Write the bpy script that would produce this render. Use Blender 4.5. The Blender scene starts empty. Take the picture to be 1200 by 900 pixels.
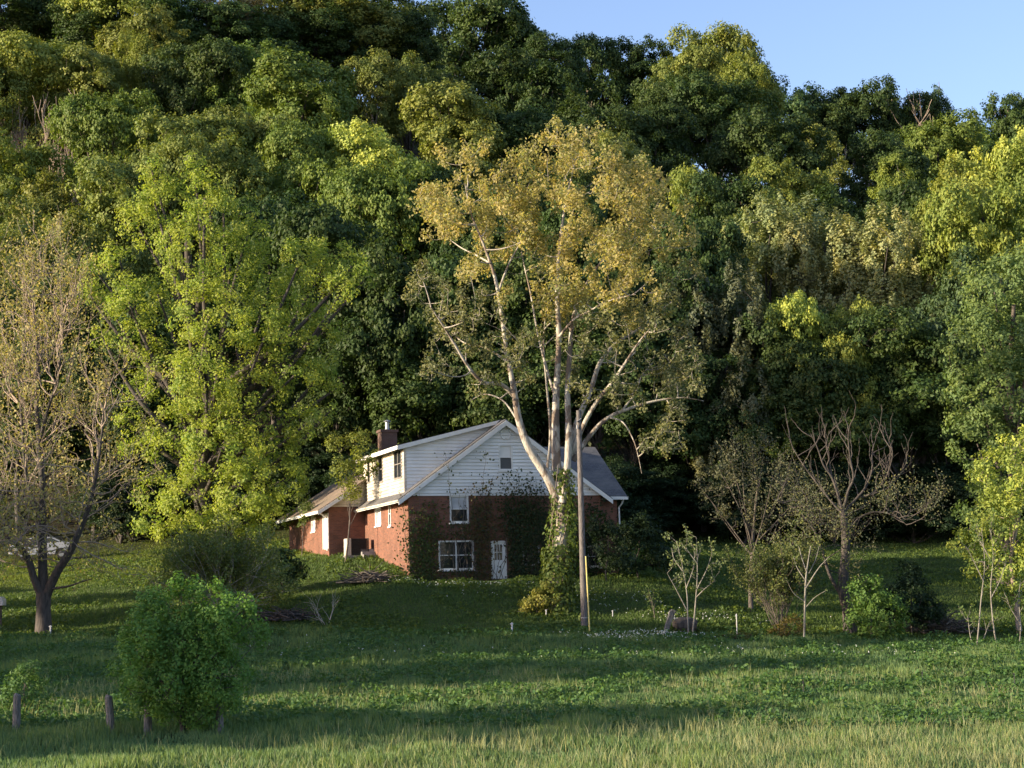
import bpy, math, random
import numpy as np
from mathutils import Matrix, Vector

R = math.radians
scene = bpy.context.scene
col = scene.collection
RNG = np.random.default_rng(7)
random.seed(7)

# ------------------------------------------------------------------ camera
F = 2100.0                      # focal length in photo pixels (1200 wide)
CAMZ = 4.0
PITCH = math.atan((715 - 450) / F)
ROLL = R(-1.5)
camd = bpy.data.cameras.new('camera')
camd.sensor_fit = 'HORIZONTAL'
camd.sensor_width = 36.0
camd.lens = 36.0 * F / 1200.0
camd.clip_start = 0.5
camd.clip_end = 9000
cam = bpy.data.objects.new('camera', camd)
col.objects.link(cam)
CM = Matrix.Rotation(R(90) + PITCH, 3, 'X') @ Matrix.Rotation(ROLL, 3, 'Z')
cam.matrix_world = Matrix.Translation((0, 0, CAMZ)) @ CM.to_4x4()
scene.camera = cam
CMn = np.array(CM)

def ray(px, py):
    return CMn @ np.array([(px - 600) / F, (450 - py) / F, -1.0])

def at(px, py, Y):
    d = ray(px, py)
    return np.array([0, 0, CAMZ]) + d * (Y / d[1])

def ppm(Y):
    return F / Y

# ------------------------------------------------------------------ light
SUN_AZ = 19.0     # degrees towards the camera from due left
SUN_EL = 13.0
sa, se = R(SUN_AZ), R(SUN_EL)
tosun = Vector((-math.cos(sa) * math.cos(se), -math.sin(sa) * math.cos(se), math.sin(se)))
sun = bpy.data.lights.new('sun', 'SUN')
sun.energy = 5.0
sun.angle = R(0.6)
sun.color = (1.0, 0.83, 0.58)
so = bpy.data.objects.new('sun', sun)
col.objects.link(so)
so.rotation_euler = tosun.to_track_quat('Z', 'Y').to_euler()
w = bpy.data.worlds.new('World')
scene.world = w
w.use_nodes = True
nt = w.node_tree
bg = nt.nodes['Background']
sky = nt.nodes.new('ShaderNodeTexSky')
sky.sky_type = 'NISHITA'
sky.sun_disc = False
sky.sun_elevation = se
sky.sun_rotation = math.atan2(tosun.x, tosun.y)
sky.air_density = 1.0
sky.dust_density = 0.8
sky.ozone_density = 3.6
mxs = nt.nodes.new('ShaderNodeMix'); mxs.data_type = 'RGBA'; mxs.blend_type = 'MULTIPLY'; mxs.inputs[0].default_value = 1.0
mxs.inputs[7].default_value = (1.32, 1.02, 0.97, 1)
nt.links.new(sky.outputs[0], mxs.inputs[6]); nt.links.new(mxs.outputs[2], bg.inputs[0])
bg.inputs[1].default_value = 0.15
scene.view_settings.view_transform = 'Standard'
scene.view_settings.look = 'None'
scene.view_settings.exposure = 1.2
scene.view_settings.gamma = 1.0
scene.cycles.max_bounces = 6
scene.cycles.diffuse_bounces = 3
scene.cycles.transmission_bounces = 4

# ------------------------------------------------------------------ helpers
def thing(name, label, cat, loc=(0, 0, 0), rz=0.0, group=None):
    o = bpy.data.objects.new(name, None)
    col.objects.link(o)
    o.empty_display_size = 0.3
    o.location = [float(v) for v in loc]
    o.rotation_euler = (0, 0, rz)
    o['label'] = label
    o['category'] = cat
    if group:
        o['group'] = group
    return o

def link(name, me, mat, parent=None, label=None):
    o = bpy.data.objects.new(name, me)
    if mat is not None and len(me.materials) == 0:
        me.materials.append(mat)
    col.objects.link(o)
    if parent is not None:
        o.parent = parent
    if label:
        o['label'] = label
    return o

def npmesh(name, V, groups, tint=None, smooth=False):
    """V (n,3); groups: list of int arrays (m,k)"""
    me = bpy.data.meshes.new(name)
    V = np.ascontiguousarray(V, dtype=np.float32)
    me.vertices.add(len(V))
    me.vertices.foreach_set('co', V.ravel())
    idx = np.concatenate([g.ravel() for g in groups]).astype(np.int32)
    tot = np.concatenate([np.full(len(g), g.shape[1]) for g in groups]).astype(np.int32)
    st = np.concatenate([[0], np.cumsum(tot)[:-1]]).astype(np.int32)
    me.loops.add(len(idx))
    me.loops.foreach_set('vertex_index', idx)
    me.polygons.add(len(tot))
    me.polygons.foreach_set('loop_start', st)
    me.polygons.foreach_set('loop_total', tot)
    if smooth:
        me.polygons.foreach_set('use_smooth', np.ones(len(tot), dtype=bool))
    if tint is not None:
        a = me.attributes.new('tint', 'FLOAT', 'FACE')
        a.data.foreach_set('value', tint.astype(np.float32))
    me.update(calc_edges=True)
    return me

class MB:
    """collects solid pieces into one mesh, box-mapped UVs"""
    def __init__(self):
        self.v = []; self.f = []
    def add(self, vs, fs):
        b = len(self.v)
        self.v += [tuple(map(float, p)) for p in vs]
        self.f += [tuple(b + i for i in f) for f in fs]
    def box(self, a, b):
        x0, y0, z0 = a; x1, y1, z1 = b
        vs = [(x0,y0,z0),(x1,y0,z0),(x1,y1,z0),(x0,y1,z0),(x0,y0,z1),(x1,y0,z1),(x1,y1,z1),(x0,y1,z1)]
        self.add(vs, [(0,3,2,1),(4,5,6,7),(0,1,5,4),(1,2,6,5),(2,3,7,6),(3,0,4,7)])
    def prism(self, prof, a, b, axis):
        """profile polygon extruded along axis from a to b. axis 'y': prof=(x,z); 'x': prof=(y,z); 'z': prof=(x,y)"""
        n = len(prof)
        def mk(p, t):
            return {'y': (p[0], t, p[1]), 'x': (t, p[0], p[1]), 'z': (p[0], p[1], t)}[axis]
        vs = [mk(p, a) for p in prof] + [mk(p, b) for p in prof]
        fs = [tuple(range(n)), tuple(range(2 * n - 1, n - 1, -1))]
        fs += [(i, i + n, (i + 1) % n + n, (i + 1) % n) for i in range(n)]
        self.add(vs, fs)
    def tube(self, pts, rad, k=8, caps=True):
        V, G, C = tubes([(np.array(pts, float), np.array(rad if hasattr(rad, '__len__') else [rad] * len(pts), float))], k)
        b = len(self.v)
        self.v += [tuple(p) for p in V]
        self.f += [tuple(int(b + i) for i in f) for f in G]
        if caps:
            self.f.append(tuple(b + i for i in range(k))[::-1])
            self.f.append(tuple(len(self.v) - k + i for i in range(k)))
    def mesh(self, name, bevel=0.0):
        me = bpy.data.meshes.new(name)
        me.from_pydata(self.v, [], self.f)
        me.update()
        import bmesh
        bm = bmesh.new(); bm.from_mesh(me)
        bmesh.ops.recalc_face_normals(bm, faces=bm.faces)
        if bevel > 0:
            bmesh.ops.bevel(bm, geom=list(bm.edges), offset=bevel, segments=1, affect='EDGES')
        uvl = bm.loops.layers.uv.new('UVMap')
        for f in bm.faces:
            n = f.normal
            ax = max(range(3), key=lambda i: abs(n[i]))
            for l in f.loops:
                c = l.vert.co
                l[uvl].uv = (c.y, c.z) if ax == 0 else ((c.x, c.z) if ax == 1 else (c.x, c.y))
        bm.to_mesh(me); bm.free()
        return me

def tubes(lines, k=6):
    """lines: list of (pts(n,3), rad(n)). returns V, quads, None"""
    Vs, Fs = [], []
    b = 0
    ang = np.arange(k) * 2 * math.pi / k
    ca, sn = np.cos(ang), np.sin(ang)
    for pts, rad in lines:
        n = len(pts)
        T = np.gradient(pts, axis=0)
        T /= (np.linalg.norm(T, axis=1)[:, None] + 1e-9)
        ref = np.array([1.0, 0, 0]) if abs(T[0][0]) < 0.8 else np.array([0, 1.0, 0])
        A = np.cross(T, ref); A /= (np.linalg.norm(A, axis=1)[:, None] + 1e-9)
        B = np.cross(T, A)
        ring = pts[:, None, :] + rad[:, None, None] * (A[:, None, :] * ca[None, :, None] + B[:, None, :] * sn[None, :, None])
        Vs.append(ring.reshape(-1, 3))
        i = np.arange(n - 1)[:, None] * k
        j = np.arange(k)[None, :]
        j2 = (j + 1) % k
        Fs.append(np.stack([b + i + j, b + i + j2, b + i + k + j2, b + i + k + j], -1).reshape(-1, 4))
        b += n * k
    return np.concatenate(Vs), np.concatenate(Fs), None

def tubemesh(name, lines, k=6):
    V, G, _ = tubes(lines, k)
    return npmesh(name, V, [G], smooth=True)

def unit(a):
    return a / (np.linalg.norm(a, axis=-1, keepdims=True) + 1e-9)

def leafmesh(name, P, N, S, aspect=0.62, rng=None, tint=None):
    rng = rng or RNG
    n = len(P)
    N = unit(N)
    T = unit(np.cross(N, rng.normal(size=(n, 3))))
    B = np.cross(N, T)
    S = S[:, None]
    w_ = S * aspect
    fold = N * S * 0.22
    V = np.stack([P - T * S, P + B * w_ + fold, P + T * S, P - B * w_ + fold], 1).reshape(-1, 3)
    q = np.arange(n * 4).reshape(n, 4)
    if tint is None:
        tint = rng.random(n)
    return npmesh(name, V, [q], tint=tint)

def sph(n, rng):
    return unit(rng.normal(size=(n, 3)))

def crown(blobs, clump=0.9, dens=1.0, lpc=60, leaf=0.28, seed=1, squash=(1, 1, 0.75), low=-0.55, up=0.35, out=0.7, fuzz=0.12):
    """leaf clumps over the outer shells of overlapping lobes"""
    rng = np.random.default_rng(seed)
    C, D = [], []
    bl = [(np.array(c, float), np.array(r, float) if hasattr(r, '__len__') else np.array([r, r, r], float)) for c, r in blobs]
    for i, (c, r) in enumerate(bl):
        area = 4 * math.pi * (r.prod() ** (2 / 3))
        n = max(3, int(dens * area / (clump * clump * 2.6)))
        d = sph(n, rng)
        d = d[(d[:, 2] > low) | (rng.random(len(d)) < 0.25)]
        rr = 0.72 + 0.36 * rng.random(len(d)) ** 0.8
        p = c + r * d * rr[:, None]
        keep = np.ones(len(p), bool)
        for j, (c2, r2) in enumerate(bl):
            if j != i:
                keep &= np.linalg.norm((p - c2) / r2, axis=1) > 0.62
        C.append(p[keep]); D.append(d[keep])
    C = np.concatenate(C); D = np.concatenate(D)
    m = len(C)
    cs = clump * (0.6 + 0.75 * rng.random(m))
    cnt = np.maximum(4, (lpc * (cs / clump) ** 2 * (0.6 + 0.8 * rng.random(m))).astype(int))
    ci = np.repeat(np.arange(m), cnt)
    d = sph(len(ci), rng)
    rad = rng.random(len(ci)) ** 0.42 * (1 + fuzz * rng.normal(size=len(ci)))
    P = C[ci] + d * np.array(squash) * (cs[ci] * rad)[:, None]
    N = out * 0.6 * d + out * D[ci] + 0.55 * rng.normal(size=(len(ci), 3)) + np.array([0, 0, up])
    S = leaf * (0.6 + 0.7 * rng.random(len(ci)))
    ct = rng.random(m)
    tint = np.clip(0.55 * ct[ci] + 0.45 * rng.random(len(ci)), 0, 1)
    return P, N, S, C, tint

def bez(a, b, bend, n=6):
    a = np.array(a, float); b = np.array(b, float)
    t = np.linspace(0, 1, n)[:, None]
    mid = (a + b) / 2 + np.array(bend, float)
    return (1 - t) ** 2 * a + 2 * t * (1 - t) * mid + t ** 2 * b

def spline(pts, n=5):
    """Catmull-Rom through pts"""
    P = np.array(pts, float)
    P = np.vstack([2 * P[0] - P[1], P, 2 * P[-1] - P[-2]])
    out = []
    for i in range(1, len(P) - 2):
        for t in np.linspace(0, 1, n, endpoint=False):
            p0, p1, p2, p3 = P[i-1], P[i], P[i+1], P[i+2]
            out.append(0.5 * ((2*p1) + (-p0+p2)*t + (2*p0-5*p1+4*p2-p3)*t*t + (-p0+3*p1-3*p2+p3)*t**3))
    out.append(P[-2])
    return np.array(out)

def net(skel, C, rng, tr=0.035, tip=0.008, upw=1.3):
    """join every clump centre to the nearest wood, nearest clumps first, so twigs branch off twigs"""
    nodes = np.array(skel, float); L = []
    if not len(C):
        return L
    d0 = np.array([np.min(np.linalg.norm(nodes - p, axis=1)) for p in C])
    rads = np.full(len(nodes), tr)
    for i in np.argsort(d0):
        p = C[i]
        dd = np.linalg.norm(nodes - p, axis=1) + upw * np.maximum(0, nodes[:, 2] - p[2] + 0.1)
        j = int(np.argmin(dd)); s_ = nodes[j]; ln = np.linalg.norm(p - s_)
        r_ = max(tip, rads[j] * 0.8)
        l = bez(s_, p, np.array([0, 0, -0.12 * ln]) + rng.normal(size=3) * 0.13 * ln, 6)
        L.append((l, np.linspace(r_, max(tip, r_ * 0.55), 6)))
        nodes = np.concatenate([nodes, l[2:]]); rads = np.concatenate([rads, np.linspace(r_, max(tip, r_ * 0.55), 6)[2:]])
    return L

def limbs(base, top, blobs, C, r0, seed=1, twigs=0.5, tr=0.03, tip=0.008):
    rng = np.random.default_rng(seed)
    base = np.array(base, float); top = np.array(top, float)
    h = top[2] - base[2]
    wob = rng.normal(size=(5, 3)) * 0.03 * h; wob[0] = 0; wob[:, 2] = 0
    trunk = spline([base + (top - base) * t + wob[i] for i, t in enumerate(np.linspace(0, 1, 5))], 4)
    L = [(trunk, np.interp(np.linspace(0, 1, len(trunk)), [0, 0.04, 0.12, 1], [r0 * 1.5, r0 * 1.12, r0, r0 * 0.3]))]
    bc = [np.array(c, float) for c, r in blobs]
    ends = []
    for c in bc:
        f = np.clip((c[2] - base[2]) / h * (0.45 + 0.2 * rng.random()), 0.18, 0.9)
        s = trunk[int(f * (len(trunk) - 1))]
        ln = np.linalg.norm(c - s)
        l = bez(s, c, [0, 0, -0.12 * ln] + rng.normal(size=3) * 0.06 * ln, 8)
        rb = r0 * 0.42 * min(1, 0.4 + ln / 12)
        L.append((l, np.linspace(rb, rb * 0.25, 8)))
        ends.append(l)
    if len(C) and twigs > 0:
        allp = np.concatenate(ends + [trunk[len(trunk) // 3:]])
        L += net(allp[::2], C[rng.random(len(C)) < twigs], rng, tr, tip)
    return L

def grow(p, d, length, r, lvl, out, tips, rng, spread=0.55, kids=(2, 4), shrink=0.72, upb=0.15, crook=0.18, minr=0.006):
    n = 5
    pts = [np.array(p, float)]
    d = unit(np.array(d, float))
    for i in range(n):
        d = unit(d + crook * rng.normal(size=3) + np.array([0, 0, upb * 0.4]))
        pts.append(pts[-1] + d * length / n)
    pts = np.array(pts)
    r1 = max(minr, r * (0.55 if lvl > 0 else 0.3))
    out.append((pts, np.linspace(r, r1, n + 1)))
    if lvl <= 0:
        tips.append((pts[-1], d)); tips.append((pts[3], d))
        return
    k = rng.integers(kids[0], kids[1] + 1)
    for i in range(k):
        j = n if i == 0 else rng.integers(2, n + 1)
        nd = unit(d + spread * (0.5 if i == 0 else 1.0) * unit(rng.normal(size=3)) + np.array([0, 0, upb]))
        rr = np.interp(j, [0, n], [r, r1]) * (0.85 if i == 0 else 0.6)
        grow(pts[j], nd, length * shrink * (0.8 + 0.4 * rng.random()), max(minr, rr), lvl - 1, out, tips, rng, spread, kids, shrink, upb, crook, minr)

# ------------------------------------------------------------------ materials
def newmat(name):
    m = bpy.data.materials.new(name)
    m.use_nodes = True
    t = m.node_tree
    return m, t, t.nodes['Principled BSDF'], t.nodes['Material Output']

def mixrgb(t, a, b, fac, mode='MIX'):
    n = t.nodes.new('ShaderNodeMix'); n.data_type = 'RGBA'; n.blend_type = mode
    for sock, v in ((n.inputs[0], fac), (n.inputs[6], a), (n.inputs[7], b)):
        if hasattr(v, 'links') or isinstance(v, bpy.types.NodeSocket):
            t.links.new(v, sock)
        elif isinstance(v, (int, float)):
            sock.default_value = v
        else:
            sock.default_value = (*v, 1)
    return n.outputs[2]

def noise(t, scale, detail=4, coord='Object', rough=0.55, dist=0.0, vecscale=None):
    tc = t.nodes.new('ShaderNodeTexCoord')
    n = t.nodes.new('ShaderNodeTexNoise')
    n.inputs['Scale'].default_value = scale
    n.inputs['Detail'].default_value = detail
    n.inputs['Roughness'].default_value = rough
    n.inputs['Distortion'].default_value = dist
    if vecscale:
        mp = t.nodes.new('ShaderNodeMapping')
        mp.inputs['Scale'].default_value = vecscale
        t.links.new(tc.outputs[coord], mp.inputs[0])
        t.links.new(mp.outputs[0], n.inputs['Vector'])
    else:
        t.links.new(tc.outputs[coord], n.inputs['Vector'])
    return n.outputs['Fac']

def ramp(t, fac, stops):
    n = t.nodes.new('ShaderNodeValToRGB')
    e = n.color_ramp.elements
    e[0].position, e[0].color = stops[0][0], (*stops[0][1], 1)
    e[1].position, e[1].color = stops[1][0], (*stops[1][1], 1)
    for p, c in stops[2:]:
        x = e.new(p); x.color = (*c, 1)
    t.links.new(fac, n.inputs[0])
    return n.outputs[0]

def leafmat(name, color=None, trans=0.35, var=0.5, warm=(1.25, 1.1, 0.7), cool=(0.7, 0.82, 0.9)):
    m, t, p, o = newmat(name)
    at_ = t.nodes.new('ShaderNodeAttribute'); at_.attribute_name = 'tint'
    if color is None:
        oi = t.nodes.new('ShaderNodeObjectInfo'); base = oi.outputs['Color']
    else:
        base = color
    tintc = ramp(t, at_.outputs['Fac'], [(0.0, cool), (1.0, warm), (0.5, (1, 1, 1))])
    c = mixrgb(t, base, tintc, 1.0, 'MULTIPLY')
    t.links.new(c, p.inputs['Base Color'])
    p.inputs['Roughness'].default_value = 0.6
    p.inputs['Specular IOR Level'].default_value = 0.25
    tr = t.nodes.new('ShaderNodeBsdfTranslucent')
    c2 = mixrgb(t, c, (1.15, 1.2, 0.55), 1.0, 'MULTIPLY')
    t.links.new(c2, tr.inputs[0])
    mx = t.nodes.new('ShaderNodeMixShader'); mx.inputs[0].default_value = trans
    t.links.new(p.outputs[0], mx.inputs[1]); t.links.new(tr.outputs[0], mx.inputs[2])
    t.links.new(mx.outputs[0], o.inputs[0])
    return m

def solid(name, c, rough=0.6, var=0.15, scale=6, metal=0, bump=0.0, spec=0.4):
    m, t, p, o = newmat(name)
    f = noise(t, scale, 5)
    cc = ramp(t, f, [(0.3, tuple(x * (1 - var) for x in c)), (0.72, tuple(min(1, x * (1 + var)) for x in c))])
    t.links.new(cc, p.inputs['Base Color'])
    p.inputs['Roughness'].default_value = rough
    p.inputs['Metallic'].default_value = metal
    p.inputs['Specular IOR Level'].default_value = spec
    if bump:
        b = t.nodes.new('ShaderNodeBump'); b.inputs['Strength'].default_value = bump; b.inputs['Distance'].default_value = 0.02
        t.links.new(noise(t, scale * 6, 4), b.inputs['Height']); t.links.new(b.outputs[0], p.inputs['Normal'])
    return m

def barkmat(name, a, b, scale=3.0, patch=None):
    m, t, p, o = newmat(name)
    f = noise(t, scale, 6, vecscale=(4, 4, 0.8))
    c = ramp(t, f, [(0.35, a), (0.62, b)])
    if patch:
        g = noise(t, 1.6, 4, dist=0.6, vecscale=(1.2, 1.2, 0.7))
        k = ramp(t, g, [(0.5, (0, 0, 0)), (0.56, (1, 1, 1))])
        c = mixrgb(t, c, patch, k)
    t.links.new(c, p.inputs['Base Color'])
    p.inputs['Roughness'].default_value = 0.85
    bm = t.nodes.new('ShaderNodeBump'); bm.inputs['Strength'].default_value = 0.6; bm.inputs['Distance'].default_value = 0.04
    t.links.new(f, bm.inputs['Height']); t.links.new(bm.outputs[0], p.inputs['Normal'])
    return m

def brickmat(name, c1, c2, mortar, dirt=(0.05, 0.03, 0.02)):
    m, t, p, o = newmat(name)
    uv = t.nodes.new('ShaderNodeUVMap')
    br = t.nodes.new('ShaderNodeTexBrick')
    br.inputs['Scale'].default_value = 1.0
    br.inputs['Brick Width'].default_value = 0.22
    br.inputs['Row Height'].default_value = 0.075
    br.inputs['Mortar Size'].default_value = 0.009
    br.inputs['Bias'].default_value = -0.1
    br.inputs['Color1'].default_value = (*c1, 1); br.inputs['Color2'].default_value = (*c2, 1); br.inputs['Mortar'].default_value = (*mortar, 1)
    t.links.new(uv.outputs[0], br.inputs[0])
    d = ramp(t, noise(t, 0.9, 6, rough=0.7), [(0.42, (0, 0, 0)), (0.75, (1, 1, 1))])
    f = t.nodes.new('ShaderNodeMath'); f.operation = 'MULTIPLY'; f.inputs[1].default_value = 0.55
    t.links.new(d, f.inputs[0])
    c = mixrgb(t, br.outputs[0], dirt, f.outputs[0])
    t.links.new(c, p.inputs['Base Color'])
    p.inputs['Roughness'].default_value = 0.9
    bm = t.nodes.new('ShaderNodeBump'); bm.inputs['Strength'].default_value = 0.5; bm.inputs['Distance'].default_value = 0.01
    bm.invert = True
    t.links.new(br.outputs['Fac'], bm.inputs['Height']); t.links.new(bm.outputs[0], p.inputs['Normal'])
    return m

def shinglemat(name, a, b, moss):
    m, t, p, o = newmat(name)
    uv = t.nodes.new('ShaderNodeUVMap')
    br = t.nodes.new('ShaderNodeTexBrick')
    br.inputs['Scale'].default_value = 1.0
    br.inputs['Brick Width'].default_value = 0.3
    br.inputs['Row Height'].default_value = 0.14
    br.inputs['Mortar Size'].default_value = 0.012
    br.inputs['Color1'].default_value = (*a, 1); br.inputs['Color2'].default_value = (*b, 1)
    br.inputs['Mortar'].default_value = tuple(x * 0.4 for x in a) + (1,)
    t.links.new(uv.outputs[0], br.inputs[0])
    k = ramp(t, noise(t, 0.8, 6, rough=0.7), [(0.4, (0, 0, 0)), (0.68, (1, 1, 1))])
    c = mixrgb(t, br.outputs[0], moss, k)
    t.links.new(c, p.inputs['Base Color'])
    p.inputs['Roughness'].default_value = 0.9
    bm = t.nodes.new('ShaderNodeBump'); bm.inputs['Strength'].default_value = 0.6; bm.inputs['Distance'].default_value = 0.02
    t.links.new(noise(t, 9, 5), bm.inputs['Height']); t.links.new(bm.outputs[0], p.inputs['Normal'])
    return m

def glassmat(name, c=(0.015, 0.018, 0.02), rough=0.06):
    m, t, p, o = newmat(name)
    f = noise(t, 2.2, 3)
    t.links.new(ramp(t, f, [(0.4, c), (0.7, tuple(x * 2.4 for x in c))]), p.inputs['Base Color'])
    p.inputs['Roughness'].default_value = rough
    return m

M = {}
M['leaf'] = leafmat('leaf')
M['leaf_thin'] = leafmat('leaf_thin', trans=0.5, warm=(1.15, 1.03, 0.8), cool=(0.6, 0.78, 0.8))
M['leaf_far'] = leafmat('leaf_far', trans=0.3)
M['grass'] = leafmat('grass_blades', (0.135, 0.21, 0.085), 0.4, warm=(1.6, 1.3, 0.85), cool=(0.6, 0.8, 0.9))
M['weed'] = leafmat('weed_leaves', (0.085, 0.165, 0.05), 0.35)
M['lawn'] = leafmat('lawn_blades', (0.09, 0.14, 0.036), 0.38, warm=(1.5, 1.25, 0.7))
M['seed'] = leafmat('seed_heads', (0.29, 0.31, 0.16), 0.4)
M['flower'] = leafmat('flower_petals', (0.7, 0.72, 0.68), 0.2, warm=(1.05, 1.0, 0.95), cool=(0.9, 0.95, 1.0))
M['bark'] = barkmat('bark', (0.05, 0.04, 0.035), (0.14, 0.115, 0.095))
M['bark_dark'] = barkmat('bark_dark', (0.03, 0.026, 0.024), (0.085, 0.07, 0.06))
M['bark_pale'] = barkmat('bark_pale', (0.22, 0.2, 0.17), (0.42, 0.38, 0.32))
M['bark_grey'] = barkmat('bark_grey', (0.13, 0.12, 0.1), (0.27, 0.25, 0.21))
M['bark_tan'] = barkmat('bark_tan', (0.2, 0.155, 0.12), (0.38, 0.3, 0.23))
M['sycamore'] = barkmat('sycamore_bark', (0.28, 0.25, 0.21), (0.5, 0.46, 0.39), patch=(0.17, 0.13, 0.10))
M['brick'] = brickmat('brick', (0.26, 0.098, 0.056), (0.155, 0.06, 0.04), (0.17, 0.125, 0.10))
M['brick_chimney'] = brickmat('chimney_brick', (0.12, 0.06, 0.045), (0.08, 0.045, 0.035), (0.12, 0.1, 0.09))
M['roof'] = shinglemat('roof_shingles', (0.12, 0.12, 0.125), (0.085, 0.088, 0.095), (0.16, 0.15, 0.14))
M['roof_brown'] = shinglemat('brown_shingles', (0.26, 0.19, 0.14), (0.2, 0.145, 0.11), (0.13, 0.11, 0.075))
M['siding'] = solid('white_siding', (0.76, 0.77, 0.77), 0.5, 0.09, 0.9)
M['siding_dirty'] = solid('weathered_siding', (0.55, 0.5, 0.42), 0.6, 0.3, 1.6)
M['trim'] = solid('white_trim', (0.75, 0.75, 0.73), 0.5, 0.08, 2)
M['frame_grey'] = solid('grey_frame', (0.22, 0.2, 0.18), 0.6, 0.2, 5)
M['glass'] = glassmat('window_glass')
M['blind'] = solid('window_blind', (0.5, 0.52, 0.55), 0.7, 0.2, 1.5)
M['screen'] = solid('window_screen', (0.10, 0.105, 0.11), 0.7, 0.2, 30)
M['metal'] = solid('galvanised_metal', (0.3, 0.3, 0.3), 0.45, 0.2, 8, 0.6)
M['dark_metal'] = solid('dark_metal', (0.03, 0.03, 0.032), 0.5, 0.2, 8, 0.3)
M['cream'] = solid('cream_panel', (0.5, 0.45, 0.38), 0.5, 0.1, 5)
M['concrete'] = solid('concrete', (0.26, 0.25, 0.24), 0.9, 0.25, 3, bump=0.4)
M['pole'] = barkmat('weathered_pole', (0.07, 0.062, 0.057), (0.17, 0.15, 0.14), 5)
M['post'] = barkmat('weathered_post', (0.07, 0.065, 0.06), (0.19, 0.18, 0.165), 8)
M['yellow'] = solid('yellow_plastic', (0.55, 0.45, 0.14), 0.5, 0.15, 5)
M['white'] = solid('white_plastic', (0.5, 0.5, 0.5), 0.4, 0.06, 5)
M['carpaint'] = solid('silver_paint', (0.42, 0.42, 0.44), 0.3, 0.04, 2, 0.3)
M['tyre'] = solid('tyre_rubber', (0.02, 0.02, 0.02), 0.85, 0.2, 20)
M['lamp_red'] = solid('lamp_lens', (0.35, 0.03, 0.02), 0.3, 0.1, 20)

# ------------------------------------------------------------------ terrain
YK = [40, 50, 60, 70, 80, 84, 88, 92, 98, 106, 115, 130]
near = [925, 868, 832, 798, 765]
cols = {
    -300: near + [757, 748, 738, 724, 706, 690, 668],
    60:   near + [753, 743, 730, 712, 692, 674, 654],
    250:  near + [749, 737, 720, 700, 674, 656, 640],
    370:  near + [748, 734, 714, 688, 652, 642, 630],
    440:  near + [748, 734, 713, 678, 645, 638, 626],
    472:  near + [748, 735, 713, 672, 645, 638, 626],
    500:  near + [748, 735, 714, 682, 676, 660, 640],
    600:  near + [748, 736, 715, 682, 674, 660, 640],
    735:  near + [750, 738, 717, 684, 668, 652, 636],
    950:  near + [754, 744, 730, 712, 688, 664, 638],
    1150: near + [758, 750, 738, 718, 692, 666, 636],
    1500: near + [758, 750, 738, 718, 692, 666, 636],
}
CK = np.array(sorted(cols), float)
YKa = np.array(YK, float)
ZT = np.array([[at(c, py, Y)[2] for Y, py in zip(YK, cols[c])] for c in sorted(cols)])
RIDGE_Y = 268.0
rk = [-400, 0, 300, 450, 620, 750, 900, 1050, 1150, 1400]
rtop = [-60, -60, -40, -10, 25, 50, 85, 110, 135, 150]
RZ = np.array([at(p, t, RIDGE_Y)[2] - 19.0 for p, t in zip(rk, rtop)])

def smooth01(t):
    t = np.clip(t, 0, 1)
    return t * t * (3 - 2 * t)

def _g(x, y):
    yy = np.clip(y, 40, None)
    px = np.clip(600 + F * x / yy, -300, 1500)
    yc = np.clip(yy, 40, 130)
    i = np.clip(np.searchsorted(CK, px, side='right') - 1, 0, len(CK) - 2)
    j = np.clip(np.searchsorted(YKa, yc, side='right') - 1, 0, len(YKa) - 2)
    a = np.clip((px - CK[i]) / (CK[i + 1] - CK[i]), 0, 1)
    b = (yc - YKa[j]) / (YKa[j + 1] - YKa[j])
    z = (ZT[i, j] * (1 - a) * (1 - b) + ZT[i + 1, j] * a * (1 - b) + ZT[i, j + 1] * (1 - a) * b + ZT[i + 1, j + 1] * a * b)
    t = (yy - 130) / (RIDGE_Y - 130)
    zr = np.interp(px, rk, RZ)
    hill = smooth01((x + 190) / 100.0) * (1 - 0.6 * smooth01((x - 120) / 200.0))
    t1 = np.clip(t, 0, 1)
    lift = (0.72 * t1 + 0.28 * smooth01(t1)) * (zr - z)
    lift = np.where(t > 1, lift - 8 * smooth01((t - 1) / 0.8) * 1.0 - np.clip(t - 1, 0, 6) * 6, lift)
    return z + lift * hill

def ground(x, y):
    x = np.asarray(x, float); y = np.asarray(y, float)
    z = 0
    for dx, dy in ((0, 0), (0.8, 0), (-0.8, 0), (0, 1.0), (0, -1.0)):
        z = z + _g(x + dx, y + dy)
    z = z / 5
    return z + 0.05 * np.sin(x * 1.3 + 0.7 * y) * np.sin(y * 0.9 - 0.4 * x) + 0.04 * np.sin(x * 0.37 + 1) * np.cos(y * 0.51)

def gpt(px, Y, py=500):
    """ground point under the ray column px at depth Y"""
    p = at(px, py, Y)
    z = float(ground(p[0], Y))
    # roll: iterate so that the ground point itself projects to column px
    for _ in range(2):
        h = 715 - (z - CAMZ) / Y * F
        p = at(px, h, Y)
        z = float(ground(p[0], Y))
    return np.array([p[0], Y, z])

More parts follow.
